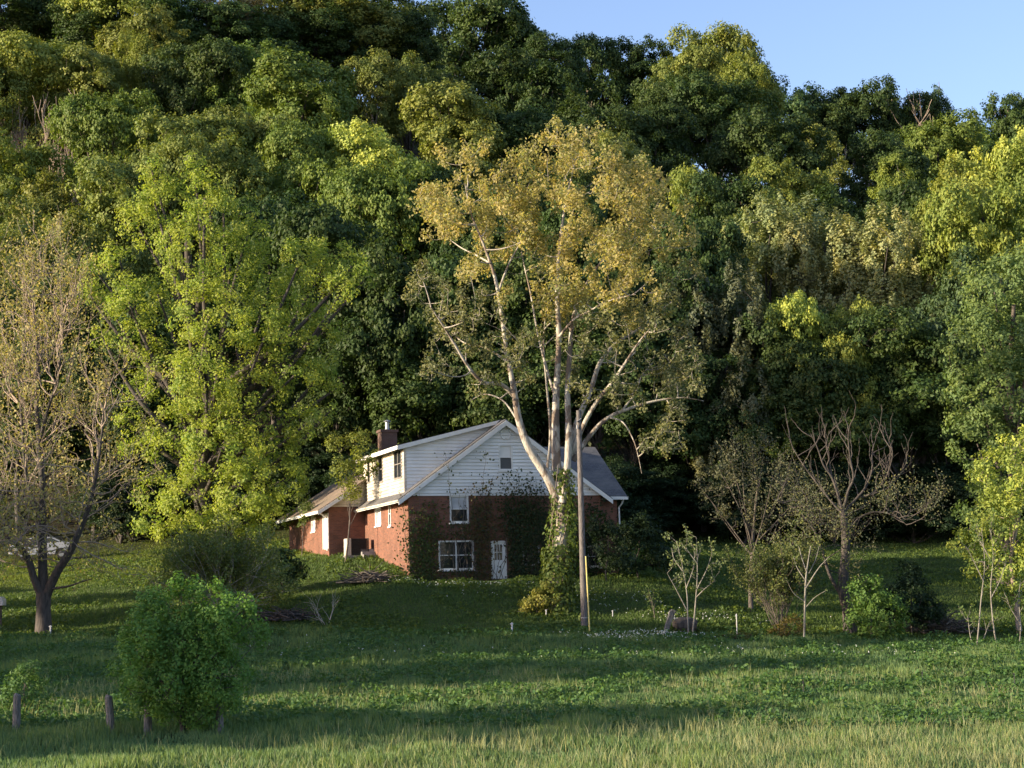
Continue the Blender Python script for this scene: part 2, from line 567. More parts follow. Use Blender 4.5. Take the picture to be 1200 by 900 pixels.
xs = np.concatenate([[-2600, -1500, -900, -600, -400, -300, -240, -200, -170, -145, -125, -108, -95, -85], np.arange(-78, 79, 1.0), [85, 95, 108, 125, 150, 180, 230, 300, 400, 600, 900, 1500, 2600]])
ys = np.concatenate([[-600, -300, -150, -80, -40, -20, 0, 10, 20, 28, 34], np.arange(38, 131, 0.7), np.arange(132, 300, 4.0), [310, 330, 360, 400, 450, 520, 650, 900, 1400, 2600]])
GX, GY = np.meshgrid(xs, ys)
GZ = ground(GX, GY)
nx, ny = len(xs), len(ys)
I = (np.arange(ny - 1)[:, None] * nx + np.arange(nx - 1)[None, :])
q = np.stack([I, I + 1, I + 1 + nx, I + nx], -1).reshape(-1, 4)
gme = npmesh('ground', np.stack([GX, GY, GZ], -1).reshape(-1, 3), [q], smooth=True)
gm, t, p, o = newmat('ground_turf')
f1 = noise(t, 0.35, 6, rough=0.65)
f2 = noise(t, 6.0, 5, rough=0.7)
ca = ramp(t, f1, [(0.35, (0.035, 0.06, 0.016)), (0.65, (0.095, 0.12, 0.03))])
cb = ramp(t, f2, [(0.3, (0.03, 0.045, 0.015)), (0.7, (0.09, 0.12, 0.035))])
c = mixrgb(t, ca, cb, 0.5)
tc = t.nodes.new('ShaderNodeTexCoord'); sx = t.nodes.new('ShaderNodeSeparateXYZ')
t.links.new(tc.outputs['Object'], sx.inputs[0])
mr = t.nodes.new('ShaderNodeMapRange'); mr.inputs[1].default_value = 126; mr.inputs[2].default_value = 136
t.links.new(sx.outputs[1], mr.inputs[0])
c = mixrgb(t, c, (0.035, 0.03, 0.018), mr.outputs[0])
t.links.new(c, p.inputs['Base Color'])
p.inputs['Roughness'].default_value = 1.0
p.inputs['Specular IOR Level'].default_value = 0.1
bm_ = t.nodes.new('ShaderNodeBump'); bm_.inputs['Strength'].default_value = 1.0; bm_.inputs['Distance'].default_value = 0.12
t.links.new(noise(t, 5.0, 6, rough=0.75), bm_.inputs['Height']); t.links.new(bm_.outputs[0], p.inputs['Normal'])
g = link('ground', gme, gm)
g['kind'] = 'structure'
g['label'] = 'grass field, lawn bank and wooded hillside ground'

# ------------------------------------------------------------------ grass (stuff)
def blades(name, X, Y, Hh, Wd, k, mat, seed, lean=0.35, tuft=0.08, patch=None):
    rng = np.random.default_rng(seed)
    n = len(X)
    ti = np.repeat(np.arange(n), k)
    m = len(ti)
    bx = X[ti] + rng.normal(size=m) * tuft
    by = Y[ti] + rng.normal(size=m) * tuft
    bz = ground(bx, by) - 0.03
    h = Hh[ti] * (0.55 + 0.6 * rng.random(m))
    a = rng.random(m) * 2 * math.pi
    wx, wy = np.cos(a) * Wd / 2, np.sin(a) * Wd / 2
    b = rng.random(m) * 2 * math.pi
    lx, ly = np.cos(b) * lean * h * rng.random(m), np.sin(b) * lean * h * rng.random(m)
    V = np.stack([
        np.stack([bx - wx, by - wy, bz], -1), np.stack([bx + wx, by + wy, bz], -1),
        np.stack([bx + wx * 0.8 + lx * 0.35, by + wy * 0.8 + ly * 0.35, bz + h * 0.6], -1),
        np.stack([bx - wx * 0.8 + lx * 0.35, by - wy * 0.8 + ly * 0.35, bz + h * 0.6], -1),
        np.stack([bx + lx, by + ly, bz + h * 0.97], -1)], 1).reshape(-1, 3)
    base = np.arange(m)[:, None] * 5
    tint = rng.random(m) * 0.6 + (0.4 * (patch[ti] if patch is not None else rng.random(m)))
    me = npmesh(name, V, [base + np.array([0, 1, 2, 3]), base + np.array([3, 2, 4])], tint=np.concatenate([tint, tint]))
    return me

def vnoise(x, y, s, seed=0):
    r = np.random.default_rng(seed)
    z = 0
    for i in range(5):
        a = r.random() * 6.28; ph = r.random() * 6.28; fr = s * (1 + 0.7 * i)
        z = z + np.sin(fr * (x * math.cos(a) + y * math.sin(a)) + ph + 1.3 * np.sin(fr * 0.6 * (y * math.cos(a) - x * math.sin(a)) + ph)) / (1 + 0.4 * i)
    return 0.5 + 0.5 * np.clip(z / 2.2, -1, 1)

def field_pts(n, y0, y1, seed, bias=1.0):
    rng = np.random.default_rng(seed)
    y = y0 + (y1 - y0) * rng.random(n) ** bias
    # width grows with distance
    x = (rng.random(n) * 2 - 1) * (0.31 * y + 9.0)
    return x, y

GRASS = 1.0
x, y = field_pts(int(82000 * GRASS), 39, 86.5, 3, 1.1)
edge = 85.2 + 0.8 * np.sin(x * 0.5) + 0.5 * np.sin(x * 1.7)
kp = y < edge
x, y = x[kp], y[kp]
pn = vnoise(x, y, 0.55, 5)
h = 0.16 + 0.26 * pn * (0.6 + 0.8 * vnoise(x, y, 2.2, 6))
o = link('meadow_grass', blades('meadow_grass', x, y, h, 0.034, 5, M['grass'], 11, patch=pn), M['grass'])
o['kind'] = 'stuff'; o['label'] = 'rough green grass covering the open field'; o['category'] = 'grass'
# weeds: broad leaves
x, y = field_pts(21000, 52, 86, 13)
kp = (vnoise(x, y, 0.8, 9) > 0.42)
x, y = x[kp], y[kp]
rng = np.random.default_rng(4)
n = len(x); k = 7
ti = np.repeat(np.arange(n), k)
hh = (0.15 + 0.4 * vnoise(x, y, 1.3, 10))[ti]
px_ = x[ti] + rng.normal(size=n * k) * 0.1; py_ = y[ti] + rng.normal(size=n * k) * 0.1
P = np.stack([px_, py_, ground(px_, py_) + hh * rng.random(n * k) ** 0.6], -1)
o = link('meadow_weeds', leafmesh('meadow_weeds', P, rng.normal(size=(n * k, 3)) * 0.6 + np.array([0, 0, 0.8]), 0.05 + 0.05 * rng.random(n * k), 0.6, rng), M['weed'])
o['kind'] = 'stuff'; o['label'] = 'broad leaved weeds mixed through the field grass'; o['category'] = 'weeds'
# seed heads near the camera, mostly on the right
x, y = field_pts(22000, 39, 53, 23)
pr = np.clip(0.35 + 0.05 * (x + 2) - 0.02 * (y - 48), 0.03, 1) * (0.3 + vnoise(x, y, 0.9, 8))
kp = rng.random(len(x)) < pr
x, y = x[kp], y[kp]
o = link('seeding_grass', blades('seeding_grass', x, y, (0.28 + 0.3 * vnoise(x, y, 1.2, 2)) * (0.6 + 0.8 * RNG.random(len(x))), 0.017, 3, M['seed'], 12, 0.6, 0.09), M['seed'])
o['kind'] = 'stuff'; o['label'] = 'pale straw coloured seeding grass at the front of the field'; o['category'] = 'grass'
x, y = field_pts(8500, 56, 72, 29)
kp = (vnoise(x, y, 0.7, 18) > 0.5)
x, y = x[kp], y[kp]
o = link('seeding_grass', blades('seeding_grass2', x, y, (0.28 + 0.3 * vnoise(x, y, 1.2, 2)) * (0.6 + 0.8 * RNG.random(len(x))), 0.02, 3, M['seed'], 14, 0.6, 0.1), M['seed'])
o['kind'] = 'stuff'; o['label'] = 'scattered pale seeding grass across the middle of the field'; o['category'] = 'grass'
# lawn
x, y = field_pts(98000, 85, 132, 33, 1.25)
kp = np.ones(len(x), bool)
x, y = x[kp], y[kp]
o = link('lawn_grass', blades('lawn_grass', x, y, 0.10 + 0.12 * vnoise(x, y, 0.7, 15), 0.045, 4, M['lawn'], 17, 0.6, 0.12, patch=0.5 * vnoise(x, y, 0.5, 16) + 2.2 * smooth01((y - 104) / 10) * smooth01((-6 - x) / 6)), M['lawn'])  # second patch term paints the sunlit strip left of the house into blade tint
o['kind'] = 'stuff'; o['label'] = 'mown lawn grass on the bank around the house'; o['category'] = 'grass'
x, y = field_pts(33000, 85, 128, 53, 1.2)
kp = (vnoise(x, y, 0.6, 59) > 0.5)
x, y = x[kp], y[kp]; n = len(x); k = 5
rng = np.random.default_rng(54)
ti = np.repeat(np.arange(n), k)
px_ = x[ti] + rng.normal(size=n * k) * 0.12; py_ = y[ti] + rng.normal(size=n * k) * 0.12
P = np.stack([px_, py_, ground(px_, py_) + 0.04 + 0.16 * rng.random(n * k)], -1)
o = link('lawn_weeds', leafmesh('lawn_weeds', P, rng.normal(size=(n * k, 3)) * 0.7 + np.array([0, 0, 0.6]), 0.05 + 0.05 * rng.random(n * k), 0.7, rng), M['lawn'])
o['kind'] = 'stuff'; o['label'] = 'flat leaved weeds spotted through the lawn'; o['category'] = 'weeds'
# white clover
rng = np.random.default_rng(44)
pts = []
for cx, Yc, sx_, sy_, n_ in [(735, 84.2, 2.2, 1.0, 200), (790, 84.6, 1.6, 0.9, 100), (560, 97.2, 4.5, 0.4, 90), (700, 93, 4, 2.0, 60), (660, 95.0, 5.0, 1.6, 70), (500, 97, 3, 0.7, 30), (830, 91, 4, 1.5, 90), (880, 79, 8, 3, 90), (420, 79, 8, 3, 60)]:
    c = gpt(cx, Yc)
    pts.append(np.stack([c[0] + rng.normal(size=n_) * sx_ * 0.6, Yc + rng.normal(size=n_) * sy_ * 0.6], -1))
pts = np.concatenate(pts)
P = np.stack([pts[:, 0], pts[:, 1], ground(pts[:, 0], pts[:, 1]) + 0.14 + 0.2 * rng.random(len(pts)) * (pts[:, 1] < 86.5)], -1)
P = np.repeat(P, 3, 0) + rng.normal(size=(len(P) * 3, 3)) * 0.018
o = link('clover_flowers', leafmesh('clover_flowers', P, rng.normal(size=P.shape), np.full(len(P), 0.026), 0.8, rng), M['flower'])
o['kind'] = 'stuff'; o['label'] = 'small white clover flowers dotted over the grass'; o['category'] = 'flowers'

# ------------------------------------------------------------------ house
HR = R(20)
HO = at(480, 682, 98.0)
hu = np.array([math.cos(HR), math.sin(HR), 0]); hv = np.array([-math.sin(HR), math.cos(HR), 0])
def tolocal(p):
    d = np.array(p) - HO
    return np.array([d @ hu, d @ hv, d[2]])
def onfront(px, py, v=0.0):
    d = ray(px, py); o_ = np.array([0, 0, CAMZ]) - HO
    t_ = (v - o_ @ hv) / (d @ hv)
    q_ = o_ + d * t_
    return q_ @ hu, q_[2]
def onleft(px, py, u=0.0):
    d = ray(px, py); o_ = np.array([0, 0, CAMZ]) - HO
    t_ = (u - o_ @ hu) / (d @ hu)
    q_ = o_ + d * t_
    return q_ @ hv, q_[2]

house = thing('house', 'red brick house with white clapboard gable, shed dormer and grey roof behind the big sycamore', 'house', HO, HR)
W, L, EV, AP = 11.4, 10.0, 4.8, 8.8
RU = W / 2
SL = (AP - EV) / RU

def wall_with_holes(mb, axis, c, a0, a1, z0, z1, holes, depth, sign):
    """axis 'y': plane y=c spanning x a0..a1 (facing -y if sign<0); 'x': plane x=c spanning y"""
    A = sorted({a0, a1, *[h_[0] for h_ in holes], *[h_[1] for h_ in holes]})
    Z = sorted({z0, z1, *[h_[2] for h_ in holes], *[h_[3] for h_ in holes]})
    def P3(a, z, off=0.0):
        return (a, c - sign * off, z) if axis == 'y' else (c - sign * off, a, z)
    for i in range(len(A) - 1):
        for j in range(len(Z) - 1):
            am, zm = (A[i] + A[i+1]) / 2, (Z[j] + Z[j+1]) / 2
            if any(h_[0] < am < h_[1] and h_[2] < zm < h_[3] for h_ in holes):
                continue
            mb.add([P3(A[i], Z[j]), P3(A[i+1], Z[j]), P3(A[i+1], Z[j+1]), P3(A[i], Z[j+1])], [(0, 1, 2, 3)])
    for h_ in holes:
        b0, b1, c0, c1 = h_
        for (p_, q2) in (((b0, c0), (b1, c0)), ((b1, c0), (b1, c1)), ((b1, c1), (b0, c1)), ((b0, c1), (b0, c0))):
            mb.add([P3(*p_), P3(*q2), P3(*q2, depth), P3(*p_, depth)], [(0, 1, 2, 3)])

def window(parent, axis, c, sign, hole, nx_=1, nz_=2, fw=0.07, name='window', top='glass', bottom='glass', proud=0.03, sill=True, fmat='trim'):
    """frame as its own mesh; panes as sub-parts, in an opening of plane c (outside towards sign)"""
    a0, a1, z0, z1 = hole
    def bx(mb, A0, A1, Z0, Z1, o0, o1):
        lo, hi = sorted((c + sign * o0, c + sign * o1))
        if axis == 'y':
            mb.box((A0, lo, Z0), (A1, hi, Z1))
        else:
            mb.box((lo, A0, Z0), (hi, A1, Z1))
    f = MB()
    bx(f, a0 - 0.02, a0 + fw, z0, z1, -0.06, proud); bx(f, a1 - fw, a1 + 0.02, z0, z1, -0.06, proud)
    bx(f, a0 + fw, a1 - fw, z1 - fw, z1 + 0.02, -0.06, proud); bx(f, a0 + fw, a1 - fw, z0 - 0.02, z0 + fw, -0.06, proud)
    iw = (a1 - a0 - 2 * fw)
    for i in range(1, nx_):
        a = a0 + fw + iw * i / nx_
        bx(f, a - 0.035, a + 0.035, z0 + fw, z1 - fw, -0.06, proud - 0.008)
    if nz_ > 1:
        zm = (z0 + z1) / 2
        for i in range(nx_):
            l = a0 + fw + iw * i / nx_ + (0.035 if i else 0); r = a0 + fw + iw * (i + 1) / nx_ - (0.035 if i < nx_ - 1 else 0)
            bx(f, l, r, zm - 0.025, zm + 0.025, -0.06, proud - 0.014)
    fo = link(name, f.mesh(name), M[fmat], parent)
    for part_, (za, zb), key in (('pane', ((z0 + z1) / 2, z1 - 0.02), top), ('pane', (z0 + 0.02, (z0 + z1) / 2), bottom)):
        g_ = MB(); bx(g_, a0 + 0.02, a1 - 0.02, za, zb, -0.10, -0.045)
        link(part_, g_.mesh('pane'), M[key], fo)
    if sill:
        s = MB(); bx(s, a0 - 0.08, a1 + 0.08, z0 - 0.1, z0 - 0.025, -0.02, proud + 0.05)
        link('sill', s.mesh('sill'), M['trim'], fo)
    return fo

def hole_front(x0, y0, x1, y1, v=0.0):
    a, zt = onfront(x0, (y0), v); b, zb = onfront(x1, y1, v)
    return (a, b, zb, zt)
def hole_left(x0, y0, x1, y1, u=0.0):
    a, zt = onleft(x0, y0, u); b, zb = onleft(x1, y1, u)
    return (min(a, b), max(a, b), zb, zt)

wl = hole_front(514, 634, 555, 667)
wu = hole_front(527, 581, 549, 612)
wu2 = hole_front(600, 581, 614, 606)
wr = hole_front(612, 640, 632, 662)
wr2 = hole_front(688, 640, 704, 664)
dr = hole_front(575.5, 634.5, 593.5, 679)
wu = (wu[0], wu[1], wu[2], min(wu[3], EV - 0.04)); wu2 = (wu2[0], wu2[1], wu2[2], min(wu2[3], EV - 0.04))
dr = (dr[0], dr[1], 0.08, dr[3])
holesF = [wl, wu, wr, wr2, dr]
# lit side wall openings
sw1 = hole_left(440, 596, 447, 615)
sw2 = hole_left(455.5, 588, 458.5, 616)
mb = MB()
wall_with_holes(mb, 'y', 0.0, 0.0, W, -1.5, EV, holesF, 0.14, -1)
wall_with_holes(mb, 'x', 0.0, 0.0, L, -1.5, EV, [sw1, sw2], 0.14, -1)
mb.add([(W, 0, -1.5), (W, L, -1.5), (W, L, EV), (W, 0, EV)], [(0, 1, 2, 3)])
mb.add([(0, L, -1.5), (W, L, -1.5), (W, L, EV), (0, L, EV)], [(0, 1, 2, 3)])
# right rear wing
mb.box((W - 0.2, 0.7, -1.5), (12.7, 9.2, EV - 0.01))
link('wall', mb.mesh('brick_wall'), M['brick'], house)
window(house, 'y', 0, -1, wl, 2, 2)
window(house, 'y', 0, -1, wu, 1, 2, top='blind')
window(house, 'y', 0, -1, wr, 1, 2)
window(house, 'y', 0, -1, wr2, 1, 2)
window(house, 'x', 0, -1, sw1, 1, 2, 0.09, top='blind', bottom='blind')
window(house, 'x', 0, -1, sw2, 1, 2, 0.06)
# door
a0, a1, z0, z1 = dr
f = MB()
f.box((a0 - 0.03, -0.04, z0), (a0 + 0.07, 0.1, z1)); f.box((a1 - 0.07, -0.04, z0), (a1 + 0.03, 0.1, z1)); f.box((a0 + 0.07, -0.04, z1 - 0.07), (a1 - 0.07, 0.1, z1 + 0.03))
link('door_frame', f.mesh('door_frame'), M['trim'], house)
d = MB()
da, db = a0 + 0.07, a1 - 0.07
zw0, zw1 = z0 + (z1 - z0) * 0.50, z1 - 0.17
d.box((da, 0.03, z0), (db, 0.07, zw0))
d.box((da, 0.03, zw1), (db, 0.07, z1 - 0.07))
d.box((da, 0.03, zw0), (da + 0.12, 0.07, zw1)); d.box((db - 0.12, 0.03, zw0), (db, 0.07, zw1))
for i in (1, 2):
    a = da + 0.12 + (db - da - 0.24) * i / 3
    d.box((a - 0.012, 0.033, zw0), (a + 0.012, 0.067, zw1))
zm = (zw0 + zw1) / 2
for i in range(3):
    l = da + 0.12 + (db - da - 0.24) * i / 3 + (0.012 if i else 0); r_ = da + 0.12 + (db - da - 0.24) * (i + 1) / 3 - (0.012 if i < 2 else 0)
    d.box((l, 0.036, zm - 0.012), (r_, 0.064, zm + 0.012))
d.box((da + 0.15, 0.018, z0 + 0.15), (db - 0.15, 0.03, zw0 - 0.12))
do = link('door', d.mesh('door'), M['trim'], house)
gl = MB(); gl.box((da + 0.1, 0.075, zw0 - 0.02), (db - 0.1, 0.095, zw1 + 0.02)); link('pane', gl.mesh('door_pane'), M['glass'], do)
kn = MB(); kn.tube([(db - 0.06, 0.03, z0 + 0.95), (db - 0.06, -0.02, z0 + 0.95), (db - 0.06, -0.045, z0 + 0.95)], [0.014, 0.016, 0.03]); link('handle', kn.mesh('handle'), M['metal'], do)

# clapboard rows
def laps(mb, axis, c, sign, z0, z1, bounds, step=0.19, holes=()):
    z = z0
    while z < z1 - 1e-3:
        zt = min(z + step, z1)
        b0 = bounds(z); b1 = bounds(zt)
        if b0 and b1:
            segs = [(b0[0], b0[1], b1[0], b1[1])]
            for h_ in holes:
                if h_[2] < (z + zt) / 2 < h_[3]:
                    ns = []
                    for s in segs:
                        if s[1] <= h_[0] or s[0] >= h_[1]:
                            ns.append(s); continue
                        if s[0] < h_[0]: ns.append((s[0], h_[0], s[2], h_[0]))
                        if s[1] > h_[1]: ns.append((h_[1], s[1], h_[1], s[3]))
                    segs = ns
            for s in segs:
                lo, hi = 0.05, 0.006
                def P3(a, off, zz):
                    return (a, c + sign * off, zz) if axis == 'y' else (c + sign * off, a, zz)
                zb_ = min(z + 0.032, zt)
                mb.add([P3(s[0], lo, zb_), P3(s[1], lo, zb_), P3(s[3], hi, zt), P3(s[2], hi, zt), P3(s[0], 0.004, z), P3(s[1], 0.004, z)],
                       [(0, 1, 2, 3), (4, 5, 1, 0)])
        z = zt

gw = hole_front(584, 521, 600.5, 551)
mb = MB()
laps(mb, 'y', -0.03, -1, EV + 0.0, AP - 0.06, lambda z: (max(0.0, (z - EV) / SL) - 0.02, W - max(0.0, (z - EV) / SL) + 0.02) if z < AP - 0.04 else (RU - 0.05, RU + 0.05), holes=[gw])
mb.add([(0, -0.028, EV), (W, -0.028, EV), (RU, -0.028, AP)], [(0, 1, 2)]) if False else None
mb.box((-0.05, -0.066, EV - 0.12), (W + 0.05, -0.002, EV - 0.002))
link('gable_siding', mb.mesh('gable_siding'), M['siding'], house)
window(house, 'y', -0.04, -1, gw, 1, 2, 0.07, top='trim', bottom='screen')
# round vent ring near the apex
vu, vz = onfront(592, 509)
ring = [(vu + 0.3 * math.cos(a), -0.085, vz + 0.3 * math.sin(a)) for a in np.linspace(0, 2 * math.pi, 21)]
rv = MB(); rv.tube(ring, 0.035, 6, False); link('gable_vent', rv.mesh('gable_vent'), M['siding'], house)

# main roof
OV = 0.62
def zr_(u):
    return EV + SL * (u if u < RU else W - u)
mb = MB()
mb.prism([(-OV, zr_(-OV)), (RU, AP), (RU, AP + 0.15), (-OV, zr_(-OV) + 0.13)], -0.28, L + 0.3, 'y')
mb.prism([(W + OV, zr_(W + OV)), (RU + 0.001, AP), (RU + 0.001, AP + 0.15), (W + OV, zr_(W + OV) + 0.13)], -0.28, L + 0.3, 'y')
link('roof', mb.mesh('main_roof'), M['roof'], house)
mb = MB()
mb.prism([(-OV, zr_(-OV) - 0.2), (RU, AP - 0.22), (RU, AP + 0.08), (-OV, zr_(-OV) + 0.06)], -0.34, -0.285, 'y')
mb.prism([(W + OV, zr_(W + OV) - 0.2), (RU + 0.001, AP - 0.22), (RU + 0.001, AP + 0.08), (W + OV, zr_(W + OV) + 0.06)], -0.34, -0.285, 'y')
mb.prism([(-OV, zr_(-OV) - 0.03), (-0.003, EV - 0.04), (-0.003, EV - 0.07), (-OV, zr_(-OV) - 0.06)], -0.28, L, 'y')
mb.prism([(0, EV - 0.02), (RU, AP - 0.03), (W, EV - 0.02), (W, EV - 0.1), (RU, AP - 0.11), (0, EV - 0.1)], -0.284, -0.07, 'y')
link('fascia', mb.mesh('fascia'), M['trim'], house)
mb = MB(); mb.box((-OV - 0.06, -0.33, zr_(-OV) - 0.0), (-OV - 0.003, L + 0.3, zr_(-OV) + 0.09))
link('gutter', mb.mesh('gutter'), M['siding_dirty'], house)
mb = MB()
tri = [(0, EV + 0.0), (W, EV + 0.0), (RU, AP - 0.02)]
mb.add([(0, L, EV), (W, L, EV), (RU, L, AP - 0.02)], [(0, 1, 2)])
link('rear_gable', mb.mesh('rear_gable'), M['siding'], house)
# shed dormer
DV0, DV1, DU = 0.75, 9.3, 0.06
DZ = 7.5
ds = (AP + 0.1 - DZ) / (RU - DU)
mb = MB()
def dside(z):
    r_ = (z - EV - 0.1) / SL
    l_ = DU if z <= DZ else DU + (z - DZ) / ds
    return (l_, r_) if r_ > l_ + 0.02 else (r_, r_ + 0.01)
laps(mb, 'y', DV0, -1, EV + 0.16, AP - 0.02, dside)
link('dormer_siding', mb.mesh('dormer_side'), M['siding'], house)
dw1 = hole_left(462, 528, 471.5, 560, DU); dw2 = hole_left(444, 535, 449.5, 565, DU); dw3 = hole_left(431, 540, 434.5, 566, DU)
mb = MB()
laps(mb, 'x', DU, -1, EV + 0.1, DZ, lambda z: (DV0, DV1), holes=[dw1, dw2, dw3])
mb.box((DU - 0.05, DV0 - 0.045, EV + 0.1), (DU + 0.09, DV0 + 0.1, DZ))
mb.add([(DU + 0.1, DV0, EV), (DU + 0.1, DV1, EV), (DU + 0.1, DV1, DZ), (DU + 0.1, DV0, DZ)], [(0, 1, 2, 3)])
link('dormer_front', mb.mesh('dormer_front'), M['siding_dirty'], house, 'weathered peeling dormer wall in the sun')
for hw in (dw1, dw2, dw3):
    window(house, 'x', DU, -1, hw, 1 if hw is not dw1 else 2, 2, 0.09, sill=False, proud=0.05, fmat='frame_grey')
mb = MB()
mb.prism([(-0.38, DZ - 0.1), (RU, AP + 0.09), (RU, AP + 0.21), (-0.38, DZ + 0.02)], DV0 - 0.25, DV1 + 0.3, 'y')
link('dormer_roof', mb.mesh('dormer_roof'), M['roof'], house)
mb = MB()
mb.prism([(-0.38, DZ - 0.24), (RU - 0.35, AP - 0.1), (RU - 0.1, AP + 0.17), (-0.38, DZ - 0.0)], DV0 - 0.31, DV0 - 0.255, 'y')
mb.box((-0.43, DV0 - 0.31, DZ - 0.22), (-0.383, DV1 + 0.3, DZ + 0.0))
link('dormer_fascia', mb.mesh('dormer_fascia'), M['trim'], house)
# rear wing seen on the left
WU0, WU1, WV0, WV1, WR = -2.2, 4.2, 9.05, 19.5, 1.0
WA = EV + (WR - WU0) * 0.62
wd = hole_left(378.5, 604, 385.5, 641, WU0); ww = hole_left(365, 600, 370, 622, WU0)
wd = (wd[0], wd[1], 2.2, 2.2 + 2.1)
mb = MB()
wall_with_holes(mb, 'x', WU0, WV0, WV1, 0.5, EV, [wd, ww], 0.14, -1)
mb.add([(WU0, WV0, 0.5), (0, WV0, 0.5), (0, WV0, EV), (WU0, WV0, EV)], [(0, 1, 2, 3)])
mb.add([(WU0, WV1, 0.5), (WU1, WV1, 0.5), (WU1, WV1, EV), (WR, WV1, WA), (WU0, WV1, EV)], [(0, 1, 2, 3, 4)])
mb.add([(WU1, L, 0.5), (WU1, WV1, 0.5), (WU1, WV1, EV), (WU1, L, EV)], [(0, 1, 2, 3)])
link('wing_wall', mb.mesh('wing_wall'), M['brick'], house)
window(house, 'x', WU0, -1, ww, 1, 2, 0.08, top='blind', bottom='blind')
f = MB(); f.box((WU0 - 0.04, wd[0], wd[2]), (WU0 + 0.08, wd[0] + 0.1, wd[3])); f.box((WU0 - 0.04, wd[1] - 0.1, wd[2]), (WU0 + 0.08, wd[1], wd[3])); f.box((WU0 - 0.04, wd[0] + 0.1, wd[3] - 0.1), (WU0 + 0.08, wd[1] - 0.1, wd[3]))
sdf = link('side_door', f.mesh('side_door'), M['trim'], house)
f = MB(); f.box((WU0 + 0.03, wd[0] + 0.1, wd[2]), (WU0 + 0.07, wd[1] - 0.1, wd[3] - 0.1))
link('door_panel', f.mesh('side_door_panel'), M['trim'], sdf)
mb = MB()
laps(mb, 'y', WV0 - 0.02, -1, EV, WA - 0.05, lambda z: (WU0 + (z - EV) / 0.62, max(WU0 + (z - EV) / 0.62, 0.0) + 0.02))
mb.box((WU0 - 0.02, WV0 - 0.06, EV - 0.14), (0, WV0 - 0.003, EV - 0.003))
link('wing_gable', mb.mesh('wing_gable'), M['siding_dirty'], house)
mb = MB()
zo = EV - 0.62 * 0.75
mb.prism([(WU0 - 0.75, zo), (WR, WA), (WR, WA + 0.14), (WU0 - 0.75, zo + 0.12)], WV0 - 0.5, WV1 + 0.4, 'y')
mb.prism([(WU1 + 0.6, EV - 0.37), (WR + 0.001, WA), (WR + 0.001, WA + 0.14), (WU1 + 0.6, EV - 0.25)], L + 0.31, WV1 + 0.4, 'y')
link('wing_roof', mb.mesh('wing_roof'), M['roof_brown'], house, 'sunlit brown shingle roof of the low wing')
mb = MB()
mb.prism([(WU0 - 0.75, zo - 0.16), (-0.65, zo + (2.3) * 0.62 - 0.16), (-0.65, zo + 2.3 * 0.62 + 0.06), (WU0 - 0.75, zo + 0.06)], WV0 - 0.56, WV0 - 0.505, 'y')
mb.box((WU0 - 0.81, WV0 - 0.56, zo - 0.1), (WU0 - 0.753, WV1 + 0.4, zo + 0.07))
link('wing_fascia', mb.mesh('wing_fascia'), M['trim'], house)
# overhang strip of the lit main eave, brown shingle
# right rear wing roof
mb = MB()
rz0 = EV - 0.27
mb.prism([(0.25, rz0), (4.8, 7.75), (4.8, 7.9), (0.25, rz0 + 0.13)], 7.2, 13.15, 'x')
mb.prism([(9.6, rz0), (4.801, 7.75), (4.801, 7.9), (9.6, rz0 + 0.13)], 7.2, 13.15, 'x')
link('rear_roof', mb.mesh('rear_roof'), M['roof'], house)
mb = MB()
mb.box((W + OV - 0.3, 0.18, rz0 - 0.08), (13.2, 0.245, rz0 + 0.09))
mb.box((W - 0.0, 0.245, rz0 - 0.06), (13.1, 0.7, rz0 - 0.02))
mb.box((13.155, 0.18, rz0 - 0.08), (13.2, 0.5, rz0 + 0.09))
mb.add([(12.71, 0.7, EV), (12.71, 9.2, EV), (12.71, 4.8, 7.7)], [(0, 1, 2)])
link('rear_fascia', mb.mesh('rear_fascia'), M['trim'], house)
mb = MB()
mb.tube([(12.95, 0.3, rz0), (12.9, 0.45, rz0 - 0.3), (12.78, 0.62, rz0 - 0.5), (12.78, 0.62, 2.9)], 0.05)
link('downspout', mb.mesh('downspout'), M['trim'], house)
mb = MB()
mb.tube([(WU0 - 0.7, WV0 - 0.1, zo), (WU0 - 0.4, WV0 + 0.1, zo - 0.1), (WU0 - 0.07, WV0 + 0.15, zo - 0.35), (WU0 - 0.07, WV0 + 0.15, 2.1)], 0.05)
link('downspout', mb.mesh('wing_downspout'), M['trim'], house)
# chimney
cl = tolocal(at(454, 512, 105.6))
mb = MB()
mb.box((cl[0] - 0.48, cl[1] - 0.4, 6.8), (cl[0] + 0.48, cl[1] + 0.4, cl[2] + 0.25))
mb.box((cl[0] - 0.55, cl[1] - 0.47, cl[2] + 0.25), (cl[0] + 0.55, cl[1] + 0.47, cl[2] + 0.4))
ch = link('chimney', mb.mesh('chimney'), M['brick_chimney'], house)
mb = MB(); zc = cl[2] + 0.4
mb.tube([(cl[0], cl[1], zc), (cl[0], cl[1], zc + 0.12), (cl[0], cl[1], zc + 0.45)], [0.16, 0.12, 0.12], 10)
mb.tube([(cl[0], cl[1], zc + 0.5), (cl[0], cl[1], zc + 0.54), (cl[0], cl[1], zc + 0.62)], [0.22, 0.2, 0.03], 10)
for a in (0, 2.1, 4.2):
    mb.tube([(cl[0] + 0.1 * math.cos(a), cl[1] + 0.1 * math.sin(a), zc + 0.44), (cl[0] + 0.14 * math.cos(a), cl[1] + 0.14 * math.sin(a), zc + 0.52)], 0.015, 5)
link('chimney_cap', mb.mesh('chimney_cap'), M['metal'], ch)
# steps beside the side wall
sv, sz = onleft(441, 640, -0.3)
mb = MB()
for i in range(3):
    mb.box((-0.8, 6.5 + i * 0.3, 1.0), (-0.02, 7.9, 1.75 + i * 0.17))
link('side_steps', mb.mesh('side_steps', 0.01), M['concrete'], house)

